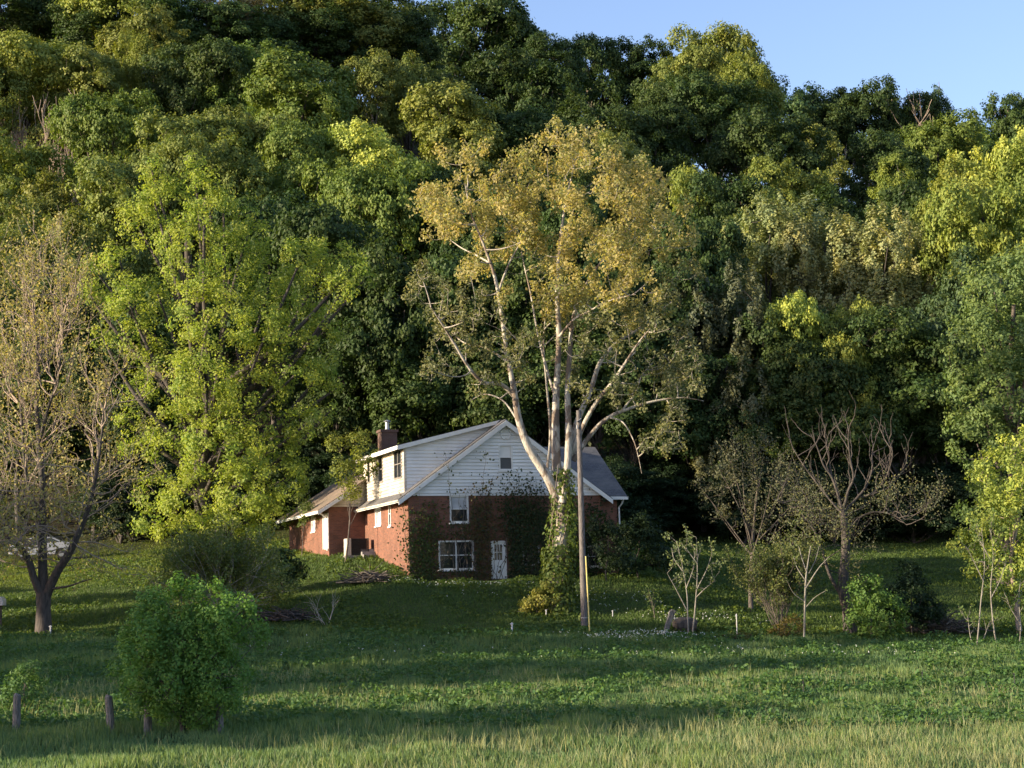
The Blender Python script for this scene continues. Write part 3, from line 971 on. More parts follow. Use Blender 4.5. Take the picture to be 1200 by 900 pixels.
# outdoor condenser unit
pa = tolocal(at(418, 634, 104.6))
acw = thing('air_conditioner', 'outdoor air conditioner unit with cream end panel and dark grille by the brick side wall', 'air conditioner', gpt(418, 104.6) + np.array([0, 0, -0.02]), HR)
mb = MB(); mb.box((-0.7, -0.35, -0.3), (0.72, 0.45, 0.08)); link('pad', mb.mesh('pad'), M['concrete'], acw)
mb = MB(); mb.box((-0.66, -0.3, 0.085), (-0.40, 0.4, 1.06)); link('end_panel', mb.mesh('end_panel', 0.01), M['cream'], acw)
mb = MB(); mb.box((-0.398, -0.26, 1.0), (0.66, 0.4, 1.06)); mb.box((0.6, -0.3, 0.085), (0.66, -0.26, 1.06)); mb.box((-0.28, 0.1, 0.085), (0.66, 0.4, 0.999))
link('casing', mb.mesh('casing', 0.01), M['dark_metal'], acw)
mb = MB()
for i in range(17):
    mb.box((-0.39 + i * 0.06, -0.29, 0.1), (-0.365 + i * 0.06, -0.25, 0.99))
for i in range(7):
    mb.box((-0.395, -0.305, 0.12 + i * 0.14), (0.6, -0.291, 0.135 + i * 0.14))
mb.box((-0.395, -0.1, 0.085), (0.6, 0.09, 0.99))
link('grille', mb.mesh('grille'), M['dark_metal'], acw)

# ------------------------------------------------------------------ near trees
def leafy_tree(name, label, cat, base, blobs, top, color, r0, bark='bark', clump=0.6, dens=1.0, lpc=60, leaf=0.16, seed=1, squash=(1, 1, 0.8), low=-0.6, up=0.35, twigs=0.6, extra=None, group=None, aspect=0.62, tr=0.03, mat='leaf', k=6, fuzz=0.12):
    base = np.array(base, float)
    root = thing(name, label, cat, base, 0, group)
    lb = [(np.array(c) - base, r) for c, r in blobs]
    P, N, S, C, ti = crown(lb, clump, dens, lpc, leaf, seed, squash, low, up, fuzz=fuzz)
    kp = P[:, 2] > 0.05
    P, N, S, ti = P[kp], N[kp], S[kp], ti[kp]
    Ls = list(extra) if extra else []
    if top is not None:
        Ls += limbs((0, 0, -0.3), np.array(top) - base, lb, C, r0, seed, twigs, tr)
    if Ls:
        link('trunk', tubemesh('trunk', Ls, k), M[bark], root)
    c = link('crown', leafmesh('crown', P, N, S, aspect, np.random.default_rng(seed), ti), M[mat], root)
    c.color = (*color, 1)
    return root, C + base

def B(px, py, rpx, Y, dy=0.0, sz=1.0, sy=1.0):
    r_ = rpx / ppm(Y)
    return (at(px, py, Y + dy), (r_, r_ * sy, r_ * sz))

COL = dict(yellow=(0.225, 0.27, 0.055), lime=(0.33, 0.39, 0.085), olive=(0.185, 0.22, 0.055), green=(0.135, 0.195, 0.04), dark=(0.055, 0.092, 0.025),
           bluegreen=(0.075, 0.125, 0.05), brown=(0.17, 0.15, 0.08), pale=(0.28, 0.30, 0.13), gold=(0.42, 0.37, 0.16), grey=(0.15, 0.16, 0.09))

# big sycamore, limbs traced
SY = 92.0
sb = gpt(653, SY)
def S3(pts, rpx, dys=(0, 0)):
    n_ = len(pts)
    P_ = [at(x_, y_, SY + dys[0] + (dys[1] - dys[0]) * i / max(1, n_ - 1)) - sb for i, (x_, y_) in enumerate(pts)]
    P_ = spline(P_, 5)
    return (P_, np.interp(np.linspace(0, 1, len(P_)), np.linspace(0, 1, len(rpx)), np.array(rpx) * 0.78 / ppm(SY)))
syl = [
    S3([(651, 722), (653, 690), (656, 650), (659, 615), (656, 585), (654, 565)], [15, 12, 11, 10, 10, 9]),
    S3([(656, 590), (641, 558), (620, 525), (608, 492), (602, 455), (594, 415), (588, 370), (580, 325), (566, 285), (552, 250), (545, 215)], [8, 7.5, 6.5, 5.5, 4.5, 3.5, 3, 2.5, 1.8, 1.2, 0.7], (0, -2)),
    S3([(606, 468), (588, 451), (566, 448), (549, 430), (532, 402), (518, 380), (505, 360)], [3.6, 3.2, 2.8, 2.2, 1.8, 1.2, 0.6], (0, -3)),
    S3([(596, 425), (570, 408), (545, 402), (530, 390), (515, 372)], [2, 1.5, 1.2, 0.9, 0.5], (-0.5, 1.5)),
    S3([(655, 580), (652, 535), (651, 490), (653, 440), (655, 395), (653, 345), (655, 300), (660, 255), (668, 215), (676, 180)], [8, 7, 6, 5, 4.2, 3.6, 2.8, 2, 1.4, 0.7], (0.3, 0.5)),
    S3([(659, 590), (665, 545), (666, 500), (665, 455), (668, 410), (672, 372), (686, 335), (706, 305), (730, 275), (745, 255)], [6.5, 5.5, 5, 4.2, 3.6, 3, 2.4, 1.8, 1.2, 0.6], (-0.3, 2)),
    S3([(663, 560), (668, 525), (678, 490), (692, 458), (703, 425), (722, 402), (745, 388), (768, 368), (790, 352)], [5, 4.8, 4.5, 4, 3.2, 2.4, 1.8, 1.2, 0.6], (0, 3)),
    S3([(669, 535), (684, 498), (700, 470), (716, 450), (733, 425), (748, 402), (762, 385)], [4.2, 3.6, 3.1, 2.6, 2, 1.4, 0.7], (0.5, -2.5)),
    S3([(672, 540), (690, 512), (712, 490), (740, 478), (768, 470), (800, 466), (825, 470)], [4, 3.6, 3, 2.4, 1.8, 1.1, 0.5], (0.4, 1)),
    S3([(728, 482), (745, 460), (752, 440), (765, 425)], [1.6, 1.2, 0.9, 0.4], (0.6, 2)),
    S3([(714, 489), (730, 495), (742, 515), (748, 535), (752, 555)], [1.5, 1.1, 0.8, 0.6, 0.3], (0.6, -1)),
    S3([(640, 560), (645, 510), (641, 455), (637, 405), (640, 360)], [2.5, 2.2, 1.8, 1.2, 0.6], (1, 3)),
    S3([(652, 470), (640, 430), (630, 390), (622, 345), (612, 300), (604, 250)], [2.2, 2, 1.6, 1.3, 0.9, 0.5], (0.3, 3)),
    S3([(655, 395), (672, 375), (690, 365), (715, 352), (745, 345)], [2.2, 1.8, 1.4, 1, 0.5], (0.3, -3)),
    S3([(583, 345), (596, 310), (612, 280), (622, 250)], [1.8, 1.4, 1, 0.5], (-1, 2)),
    S3([(608, 495), (590, 470), (568, 462), (550, 470)], [1.6, 1.2, 0.9, 0.4], (-0.5, 3)),
    S3([(577, 310), (560, 300), (540, 290), (520, 275)], [1.6, 1.2, 0.9, 0.4], (-1.5, 1)),
]
rng = np.random.default_rng(19)
sblobs = []
for (cx_, cy_, rx_, ry_, n_) in ((545, 225, 46, 42, 13), (590, 250, 34, 40, 8), (660, 205, 62, 38, 17), (640, 265, 60, 40, 12), (725, 240, 52, 50, 15), (765, 285, 44, 44, 11), (695, 305, 60, 45, 11), (590, 310, 50, 40, 9), (755, 350, 50, 40, 8), (648, 345, 50, 40, 6)):
    for _ in range(n_):
        a_ = rng.random() * 6.28; e_ = rng.random() ** 0.5
        sblobs.append(B(cx_ + rx_ * e_ * math.cos(a_), cy_ + ry_ * e_ * math.sin(a_), 8 + 9 * rng.random(), SY, rng.normal() * 2.4, 1.35))
for x_, y_ in ((520, 182), (545, 178), (568, 178), (500, 230), (490, 238), (505, 262), (620, 168), (640, 160), (655, 155), (680, 158), (700, 160), (722, 185), (745, 195), (775, 215), (800, 250), (812, 285), (600, 190), (585, 200)):
    sblobs.append(B(x_, y_, 9, SY, rng.normal() * 1.5, 1.7))
syroot = thing('sycamore_tree', 'tall sycamore with white forking limbs and golden leaves in front of the white gable', 'tree', sb)
lb = [(c - sb, r) for c, r in sblobs]
A1 = crown(lb, 0.36, 0.72, 32, 0.088, 21, (0.9, 0.9, 1.15), -0.8, 0.3, 0.3)
lob = []
for (cx_, cy_, rx_, ry_, n_) in ((515, 350, 38, 30, 9), (560, 385, 50, 34, 10), (520, 415, 26, 26, 5), (620, 400, 45, 36, 8), (700, 395, 50, 40, 10), (760, 400, 50, 45, 13), (800, 430, 34, 34, 8), (755, 455, 40, 24, 7), (690, 445, 30, 20, 4), (800, 350, 24, 40, 6), (590, 445, 26, 18, 3), (770, 500, 34, 26, 6), (500, 335, 26, 16, 3)):
    for _ in range(n_):
        a_ = rng.random() * 6.28; e_ = rng.random() ** 0.5
        lob.append(B(cx_ + rx_ * e_ * math.cos(a_), cy_ + ry_ * e_ * math.sin(a_), 8 + 9 * rng.random(), SY, rng.normal() * 2.6, 1.1))
lb2 = [(c - sb, r) for c, r in lob]
A2 = crown(lb2, 0.36, 0.62, 22, 0.085, 22, (0.9, 0.9, 1.0), -0.9, 0.3, 0.3)
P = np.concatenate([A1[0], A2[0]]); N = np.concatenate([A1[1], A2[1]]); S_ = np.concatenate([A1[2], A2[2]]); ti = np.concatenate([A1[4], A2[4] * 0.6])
Cc = np.concatenate([A1[3], A2[3]])
rng = np.random.default_rng(5)
allp = np.concatenate([l[0][len(l[0]) // 3:] for l in syl[1:]])
alla = net(allp[::2], Cc[rng.random(len(Cc)) < 0.9], rng, 0.05, 0.011)
link('trunk', tubemesh('sycamore_trunk', syl, 10), M['sycamore'], syroot)
link('twigs', tubemesh('sycamore_twigs', alla, 5), M['bark_pale'], syroot)
nA = len(A1[0])
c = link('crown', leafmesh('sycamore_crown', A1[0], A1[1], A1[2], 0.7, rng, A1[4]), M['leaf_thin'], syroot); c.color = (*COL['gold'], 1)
c = link('lower_foliage', leafmesh('sycamore_low', A2[0], A2[1], A2[2], 0.7, rng, A2[4]), M['leaf'], syroot, 'sparse grey-green lower foliage'); c.color = (0.17, 0.18, 0.085, 1)  # shade on the lower crown is put into this greyer leaf colour
# ivy on the trunk
rng = np.random.default_rng(6)
ivP, ivN = [], []
tr_ = syl[0][0]
for i in range(6500):
    t_ = rng.random() ** 1.2
    y_ = 722 - t_ * 170
    cx_ = np.interp(y_, [550, 590, 640, 690, 722], [655, 656, 654, 648, 648])
    a = rng.random() * 6.28
    if 1.8 < (a % 6.28) < 5.2 and y_ < 640 and rng.random() < 0.75:
        continue
    wd_ = np.interp(y_, [550, 600, 650, 690, 722], [10, 17, 22, 21, 26]) * (1.25 if math.cos(a) > 0 else 0.85)
    rr_ = wd_ / ppm(SY) * (0.45 + 0.6 * rng.random() ** 0.6) * (0.7 + 0.5 * vnoise(np.array(a * 2.0), np.array(y_ * 0.05), 1.0, 3))
    p_ = at(cx_, y_, SY) - sb + np.array([math.cos(a) * rr_, math.sin(a) * rr_, 0])
    ivP.append(p_); ivN.append([math.cos(a), math.sin(a), 0.4])
ivP = np.array(ivP) + rng.normal(size=(len(ivP), 3)) * 0.06; ivN = np.array(ivN) + rng.normal(size=(len(ivP), 3)) * 0.5
iv = thing('ivy', 'leafy green ivy climbing the lower trunk of the white sycamore', 'ivy', sb)
c = link('leaves', leafmesh('ivy_leaves', ivP, ivN, 0.07 + 0.05 * rng.random(len(ivP)), 0.75, rng), M['leaf'], iv); c.color = (0.11, 0.15, 0.035, 1)
vl = []
for k_ in range(7):
    a = k_ * 0.9
    pts_ = [at(np.interp(y_, [550, 600, 650, 720], [655, 658, 655, 651]), y_, SY) - sb + np.array([math.cos(a + i * 0.35), math.sin(a + i * 0.35), 0]) * np.interp(y_, [550, 722], [0.44, 0.62]) for i, y_ in enumerate(np.linspace(722, 545, 9))]
    vl.append((spline(pts_, 3), np.linspace(0.03, 0.012, 25)))
link('stems', tubemesh('ivy_stems', vl, 5), M['bark_tan'], iv)

# lime green tree on the left
LY = 114.0
lb0 = gpt(252, LY)
lblobs = [B(180, 232, 20, LY, 0, 2.0), B(205, 250, 26, LY, 1, 1.9), B(240, 232, 20, LY, -1, 1.7), B(262, 250, 20, LY, 0, 1.8), B(290, 275, 24, LY, 1, 1.4), B(160, 262, 20, LY, 1, 1.4), B(222, 300, 38, LY, -2, 1.2), B(270, 310, 34, LY, 0, 1.1),
          B(115, 322, 20, LY, 1, 1.3), B(140, 305, 18, LY, 0, 1.3), B(150, 352, 24, LY, -1, 1.1), B(128, 360, 16, LY, 1), B(185, 345, 26, LY, 1, 1.2), B(165, 400, 22, LY, 0, 1.3), B(245, 370, 42, LY, -3), B(315, 335, 34, LY, 2), B(350, 310, 26, LY, 0, 1.1),
          B(385, 300, 24, LY, 1, 1.0), B(412, 312, 18, LY, 0, 0.9), B(398, 345, 24, LY, -1, 0.9), B(350, 365, 34, LY, 1, 0.9), B(310, 395, 34, LY, -2), B(375, 390, 26, LY, 0, 0.8), B(195, 435, 28, LY, 0, 1.3), B(160, 455, 18, LY, 1, 1.4),
          B(240, 450, 40, LY, -3, 1.1), B(295, 460, 38, LY, 0), B(345, 440, 30, LY, -1, 0.9), B(380, 430, 16, LY, 0, 0.8), B(205, 510, 32, LY, -1, 1.1), B(165, 520, 20, LY, 0, 1.2), B(260, 525, 42, LY, -3), B(315, 515, 36, LY, 0), B(360, 495, 24, LY, -1, 0.9),
          B(230, 585, 38, LY, -2), B(290, 580, 40, LY, -3), B(335, 560, 28, LY, 0), B(185, 580, 24, LY, 0), B(255, 622, 30, LY, -2, 0.8), B(320, 605, 22, LY, -1), B(205, 625, 22, LY, -2, 0.8), B(295, 632, 22, LY, -2, 0.8), B(175, 610, 16, LY, -1), B(120, 395, 12, LY), B(105, 345, 12, LY), B(425, 330, 12, LY), B(150, 490, 12, LY), B(395, 455, 11, LY), B(388, 480, 9, LY), B(228, 205, 12, LY, 0, 2.0), B(178, 200, 9, LY, 0, 2.2), B(253, 215, 8, LY, 0, 2.2)]
leafy_tree('maple_tree', 'very large sunlit lime-green tree left of the house, tallest in front of the forest', 'tree', lb0, lblobs, at(225, 250, LY), COL['lime'], 0.62, 'bark_dark', 0.52, 0.8, 50, 0.10, 31, (1.0, 1.0, 0.95), -0.8, 0.3, 0.6, mat='leaf_thin')

# bare-limbed tree at the far left
BY = 88.0
bb = gpt(51, BY)
def tr3(base, Y, pts, rpx, dys=(0, 0)):
    n_ = len(pts)
    P_ = [at(x_, y_, Y + dys[0] + (dys[1] - dys[0]) * i / max(1, n_ - 1)) - base for i, (x_, y_) in enumerate(pts)]
    P_ = spline(P_, 4)
    return (P_, np.interp(np.linspace(0, 1, len(P_)), np.linspace(0, 1, len(rpx)), np.array(rpx) / ppm(Y)))
bl = [tr3(bb, BY, [(51, 748), (51, 715), (51, 695)], [11, 8.5, 9]),
      tr3(bb, BY, [(50, 700), (40, 678), (33, 655), (22, 640), (8, 628), (-5, 610), (-15, 580)], [6, 4.5, 4, 3.4, 2.6, 2, 1], (0, -1)),
      tr3(bb, BY, [(51, 698), (50, 660), (50, 620), (50, 570), (46, 520), (43, 470), (45, 420), (40, 370), (35, 330)], [6.5, 5.5, 5, 4, 3.2, 2.6, 2, 1.3, 0.7], (0, 1)),
      tr3(bb, BY, [(53, 700), (66, 672), (80, 650), (92, 625), (104, 595), (112, 560), (118, 520), (122, 480)], [6, 5, 4.4, 3.6, 2.8, 2.2, 1.4, 0.7], (0, -2)),
      tr3(bb, BY, [(50, 610), (38, 585), (30, 550), (26, 500), (22, 450), (16, 400)], [3, 2.6, 2.1, 1.7, 1.2, 0.6], (0, 2)),
      tr3(bb, BY, [(46, 520), (56, 480), (66, 450), (72, 410), (75, 370)], [2.2, 1.8, 1.4, 1, 0.5], (0, -1.5)),
      tr3(bb, BY, [(20, 640), (12, 620), (2, 613), (-12, 616)], [1.6, 1.2, 0.9, 0.4], (0, -0.5)),
      tr3(bb, BY, [(60, 690), (80, 687), (95, 682), (108, 678)], [1.6, 1.2, 0.8, 0.4], (-0.2, -1))]
rng = np.random.default_rng(9)
tips = []
out = []
for li in (1, 2, 3, 4, 5):
    pts_, rd_ = bl[li]
    for j in range(6, len(pts_), 2):
        for _ in range(3):
            up_ = 0.9 if pts_[j][2] > 8 else 0.25
            d_ = unit(np.array([rng.normal(), rng.normal(), up_ + 0.3 * rng.random()]))
            grow(pts_[j], d_, 1.7 + 1.0 * rng.random(), 0.04, 2, out, tips, rng, 0.75, (2, 4), 0.7, 0.28 if up_ > 0.5 else 0.05, 0.26, 0.007)
broot = thing('bare_tree', 'sparse leafed tree with dark forked trunk and pinkish bare upper branches at the left edge', 'tree', bb)
link('trunk', tubemesh('bare_trunk', bl, 8), M['bark_dark'], broot)
link('twigs', tubemesh('bare_twigs', out, 4), M['bark_tan'], broot)
tp = np.array([t_[0] for t_ in tips])
k_ = 6
P = np.repeat(tp, k_, 0) + rng.normal(size=(len(tp) * k_, 3)) * 0.22
c = link('crown', leafmesh('bare_leaves', P, rng.normal(size=P.shape) + [0, 0, 0.4], 0.05 + 0.05 * rng.random(len(P)), 0.6, rng), M['leaf'], broot); c.color = (0.34, 0.31, 0.12, 1)

# dead-topped tree, right
DY = 88.5
db_ = gpt(996, DY)
dl = [tr3(db_, DY, [(997, 742), (994, 715), (988, 690), (990, 660), (991, 630), (988, 600)], [10, 8, 7, 6, 5.5, 5]),
      tr3(db_, DY, [(988, 700), (978, 685), (970, 668), (962, 640), (950, 615), (930, 595), (905, 585)], [4, 3.6, 3, 2.4, 1.9, 1.4, 0.7], (0, 1)),
      tr3(db_, DY, [(989, 605), (982, 580), (975, 560), (965, 545), (958, 525), (950, 508)], [3.5, 2.8, 2.2, 1.7, 1.2, 0.5]),
      tr3(db_, DY, [(988, 600), (994, 575), (1000, 560), (996, 535), (994, 510), (997, 495)], [3.4, 2.6, 2, 1.6, 1.1, 0.5], (0, -1)),
      tr3(db_, DY, [(989, 600), (1003, 585), (1015, 570), (1022, 550), (1022, 530), (1028, 510)], [3.2, 2.6, 2, 1.6, 1.1, 0.5], (0, 1)),
      tr3(db_, DY, [(1003, 585), (1022, 578), (1035, 565), (1042, 550), (1046, 530), (1040, 512)], [2.4, 2, 1.7, 1.4, 1, 0.5], (0.5, -1)),
      tr3(db_, DY, [(1020, 580), (1040, 572), (1052, 560), (1058, 550)], [1.7, 1.4, 1, 0.5], (0, 0)),
      tr3(db_, DY, [(985, 600), (972, 585), (960, 570), (945, 550), (932, 530), (925, 515)], [2.4, 2, 1.7, 1.3, 0.9, 0.4], (0, 2)),
      tr3(db_, DY, [(995, 620), (1010, 605), (1030, 600), (1050, 605), (1062, 615)], [2.4, 1.9, 1.4, 1, 0.4], (0, -1)),
      tr3(db_, DY, [(975, 560), (972, 540), (968, 520), (973, 505)], [1.4, 1.1, 0.8, 0.4], (0, 0.5))]
out, tips = [], []
rng = np.random.default_rng(12)
for li in (2, 3, 4, 5, 6, 7, 9):
    pts_, rd_ = dl[li]
    for j in range(5, len(pts_), 2):
        grow(pts_[j], unit(np.array([rng.normal() * 0.6, rng.normal() * 0.6, 1.0])), 0.8 + 0.5 * rng.random(), 0.03, 1, out, tips, rng, 0.6, (1, 3), 0.7, 0.3, 0.2, 0.008)
t2, o2 = [], []
for li in (1, 8, 0):
    pts_, rd_ = dl[li]
    for j in range(8 if li else 14, len(pts_), 1):
        grow(pts_[j], unit(np.array([rng.normal(), rng.normal(), 0.4])), 1.0 + 0.6 * rng.random(), 0.03, 2, o2, t2, rng, 0.8, (2, 4), 0.75, 0.05, 0.2, 0.006)
dl = [(a_, b_ * (0.9 if i_ == 0 else 0.6)) for i_, (a_, b_) in enumerate(dl)]
droot = thing('dead_topped_tree', 'dark leaning trunk with a fan of bare dead upper branches', 'tree', db_)
link('trunk', tubemesh('dead_trunk', dl, 8), M['bark_dark'], droot)
link('twigs', tubemesh('dead_twigs', out + o2, 4), M['bark_dark'], droot)
tp = np.array([t_[0] for t_ in t2]); P = np.repeat(tp, 9, 0) + rng.normal(size=(len(tp) * 9, 3)) * 0.2
c = link('crown', leafmesh('dead_leaves', P, rng.normal(size=P.shape) + [0, 0, 0.4], 0.04 + 0.03 * rng.random(len(P)), 0.6, rng), M['leaf'], droot); c.color = (*COL['grey'], 1)

def brushy(name, label, cat, base, Y, n_stems, height, spread, leafn, leafs, color, seed, lvl=2, bark='bark_tan', r=0.03, group=None, upb=0.2, scat=0.14, lean=None, kids=(2, 4)):
    rng = np.random.default_rng(seed)
    out, tips = [], []
    for i in range(n_stems):
        a = rng.random() * 6.28
        d_ = np.array([math.cos(a) * spread * rng.random(), math.sin(a) * spread * rng.random(), 1.0])
        if lean is not None:
            d_ = d_ + np.array(lean)
        tot = sum(0.72 ** j for j in range(lvl + 1))
        grow(np.array([math.cos(a), math.sin(a), 0]) * 0.12 * (n_stems > 1) + np.array([0, 0, -0.1]), d_, height / tot * (0.85 + 0.3 * rng.random()), r * (0.7 + 0.5 * rng.random()), lvl, out, tips, rng, 0.6, kids, 0.72, upb, 0.14, 0.006)
    root = thing(name, label, cat, base, 0, group)
    link('stems' if n_stems > 1 else 'trunk', tubemesh(name + '_stems', out, 5), M[bark], root)
    if leafn:
        tp = np.array([t_[0] for t_ in tips]); P = np.repeat(tp, leafn, 0) + rng.normal(size=(len(tp) * leafn, 3)) * scat
        P = P[P[:, 2] > 0.05]
        c = link('leaves', leafmesh(name + '_leaves', P, rng.normal(size=P.shape) + [0, 0, 0.5], leafs * (0.6 + 0.7 * rng.random(len(P))), 0.65, rng), M['leaf'], root)
        c.color = (*color, 1)
    return root

# arching twiggy shrub below the lime tree
brushy('twiggy_shrub', 'wide arching shrub with many pale bare stems behind the round green bush', 'shrub', gpt(262, 91), 91, 30, 4.6, 0.95, 16, 0.065, (0.16, 0.20, 0.06), 51, 3, 'bark_pale', 0.055, upb=0.06)
leafy_tree('fine_twigged_tree', 'hazy grey-green fine twigged small tree left of the dead-topped tree', 'tree', gpt(880, 94),
           [B(870, 535, 24, 94, 0), B(845, 555, 22, 94), B(895, 530, 22, 94, 1), B(905, 560, 28, 94, -1), B(865, 580, 28, 94), B(835, 590, 18, 94), B(925, 545, 20, 94), B(945, 575, 22, 94), B(915, 595, 25, 94), B(880, 610, 18, 94), B(960, 600, 16, 94), B(850, 520, 10, 94), B(820, 570, 10, 94)],
           at(882, 560, 94), (0.12, 0.125, 0.075), 0.13, 'bark', 0.38, 0.75, 22, 0.065, 52, (1, 1, 1), -0.9, 0.3, 1.0, tr=0.022, fuzz=0.35)
brushy('olive_shrub', 'loose olive shrub with brownish foot left of the pale forked sapling', 'shrub', gpt(918, 86.5), 86.5, 14, 4.8, 0.8, 16, 0.06, (0.12, 0.145, 0.05), 53, 3, 'bark', 0.03, upb=0.12)
# saplings
def traced_sapling(label, px, Y, lines, rad, seed, leafn=10, leafs=0.06, color=(0.16, 0.20, 0.09), bark='bark_grey'):
    b_ = gpt(px, Y); rng = np.random.default_rng(seed)
    Ls = [tr3(b_, Y, l, np.linspace(rad * 0.62 if i == 0 else rad * 0.4, 0.25, len(l)), (0, 0 if i == 0 else rng.normal() * 0.4)) for i, l in enumerate(lines)]
    tips, out = [], []
    for pts_, r_ in Ls:
        for j in range(len(pts_) // 2, len(pts_)):
            if rng.random() < 0.7:
                grow(pts_[j], unit(np.array([rng.normal(), rng.normal(), 0.9])), 0.3 + 0.3 * rng.random(), 0.012, 1, out, tips, rng, 0.7, (1, 2), 0.7, 0.2, 0.2, 0.005)
    r0_ = thing('sapling', label, 'sapling', b_)
    link('trunk', tubemesh('sapling_trunk', Ls + out, 5), M[bark], r0_)
    tp_ = np.array([t_[0] for t_ in tips]); P_ = np.repeat(tp_, leafn, 0) + rng.normal(size=(len(tp_) * leafn, 3)) * 0.09
    c_ = link('leaves', leafmesh('sapling_leaves', P_, rng.normal(size=P_.shape) + [0, 0, 0.4], leafs * (0.6 + 0.7 * rng.random(len(P_))), 0.65, rng), M['leaf'], r0_); c_.color = (*color, 1)
traced_sapling('thin pale stemmed sapling, left one of the pair by the leaning slab', 807, 84.5, [[(808, 762), (806, 725), (805, 695), (800, 665), (794, 638)], [(805, 715), (792, 690), (782, 672)], [(804, 690), (812, 668), (814, 650)], [(801, 670), (790, 655), (787, 642)]], 1.9, 61, 8)
traced_sapling('taller straight pale sapling, right one of the pair by the leaning slab', 811, 85.3, [[(810, 757), (814, 720), (817, 680), (817, 650), (816, 630)], [(817, 690), (828, 668), (834, 650)], [(816, 700), (826, 690), (838, 680)], [(817, 660), (808, 648), (803, 640)]], 2.0, 62, 8)
sp = gpt(941, 84.5)
sl = [tr3(sp, 84.5, [(942, 762), (943, 720), (944, 685), (946, 665), (950, 640)], [2.6, 2.2, 2, 1.6, 1.0]),
      tr3(sp, 84.5, [(944, 690), (950, 680), (960, 665), (972, 652)], [1.5, 1.4, 1.1, 0.6], (0, -0.4)), tr3(sp, 84.5, [(946, 672), (940, 655), (936, 640)], [1.3, 1.1, 0.6], (0, 0.4)),
      tr3(sp, 84.5, [(945, 682), (934, 665), (930, 652)], [1.2, 0.9, 0.5], (0, 0.3)), tr3(sp, 84.5, [(948, 672), (956, 655), (960, 640)], [1.1, 0.9, 0.5], (0, 0.3)), tr3(sp, 84.5, [(943, 705), (930, 695), (922, 680)], [1.1, 0.8, 0.4], (0, -0.5)), tr3(sp, 84.5, [(944, 712), (955, 700), (968, 692)], [1.0, 0.7, 0.4], (0, -0.5))]
sr = thing('sapling', 'pale bare sapling with candelabra forks in front of the olive shrub', 'sapling', sp)
sl = [(a_, b_ * 0.55) for a_, b_ in sl]
link('trunk', tubemesh('forked_sapling', sl, 6), M['bark_grey'], sr)
rng = np.random.default_rng(66); ends = np.array([l[0][-1] for l in sl]); P = np.repeat(ends, 8, 0) + rng.normal(size=(len(ends) * 8, 3)) * 0.08
c = link('leaves', leafmesh('forked_leaves', P, rng.normal(size=P.shape), np.full(len(P), 0.05), 0.6, rng), M['leaf'], sr); c.color = (0.16, 0.2, 0.08, 1)
traced_sapling('thin white sapling clump with three stems under the right edge tree', 1143, 83, [[(1144, 768), (1147, 735), (1150, 700), (1154, 660), (1150, 618)], [(1143, 768), (1137, 745), (1134, 722)], [(1145, 768), (1154, 745), (1160, 728)], [(1152, 680), (1140, 655), (1132, 640)]], 1.9, 63, 8, 0.06, (0.13, 0.19, 0.06))
traced_sapling('slender pale sapling beside the three-stemmed clump near the right edge', 1168, 83.6, [[(1169, 764), (1164, 730), (1161, 690), (1164, 650), (1160, 615)], [(1162, 700), (1172, 680), (1178, 660)], [(1163, 660), (1152, 640), (1145, 625)]], 1.9, 64, 9, 0.065, (0.14, 0.2, 0.05))
traced_sapling('low leafy seedling at the right border of the picture', 1193, 84, [[(1194, 762), (1196, 735), (1194, 700), (1196, 680)], [(1195, 730), (1184, 712), (1180, 700)]], 1.7, 65, 14, 0.07, (0.10, 0.16, 0.04))
brushy('seedling', 'small upright leafy seedling on the lawn right of the utility pole', 'seedling', gpt(770, 90), 90, 2, 2.0, 0.4, 8, 0.06, (0.10, 0.15, 0.05), 67, 1, 'bark', 0.02)

# round dark bush, foreground left
FY = 51.5
fb = gpt(214, FY)
rb_ = [B(218, 765, 50, FY, 0.3), B(190, 800, 40, FY, 0), B(255, 800, 38, FY, 0)]
rng = np.random.default_rng(70)
for i in range(46):
    a_ = rng.random() * 2 * math.pi; e_ = rng.random() ** 0.7
    bx_ = 220 + 78 * e_ * math.cos(a_); by_ = 772 + 72 * e_ * math.sin(a_) * (1.0 if math.sin(a_) > 0 else 1.0)
    rb_.append(B(bx_, by_, 9 + 15 * rng.random(), FY, rng.normal() * 0.9, 1.5))
for x_, y_ in ((195, 705), (212, 694), (232, 690), (248, 698), (262, 710), (178, 712), (288, 705), (300, 720), (160, 728), (148, 750), (305, 745)):
    rb_.append(B(x_, y_, 9, FY, rng.normal() * 0.4, 1.6))
leafy_tree('round_bush', 'dense round dark green bush standing among the old fence posts in the foreground', 'bush', fb, rb_,
           at(215, 730, FY), (0.13, 0.25, 0.055), 0.09, 'bark_dark', 0.22, 0.8, 46, 0.052, 71, (0.9, 0.9, 1.15), -0.9, 0.5, 0.3, tr=0.012)
leafy_tree('small_bush', 'small light green bush behind the leftmost fence post', 'bush', gpt(27, 57.5),
           [B(28, 805, 22, 57.5), B(20, 822, 20, 57.5), B(38, 820, 18, 57.5), B(30, 790, 14, 57.5)], at(28, 800, 57.5), (0.09, 0.17, 0.05), 0.03, 'bark', 0.2, 0.9, 30, 0.05, 72, tr=0.01, twigs=0.3)
leafy_tree('dark_shrub', 'rounded very dark green shrub left of the brush pile on the lawn', 'shrub', gpt(332, 97), [B(330, 668, 20, 97), B(316, 672, 15, 97), B(344, 675, 13, 97), B(328, 655, 12, 97)], at(330, 662, 97), (0.03, 0.06, 0.025), 0.08, 'bark_dark', 0.4, 1.2, 60, 0.09, 73)
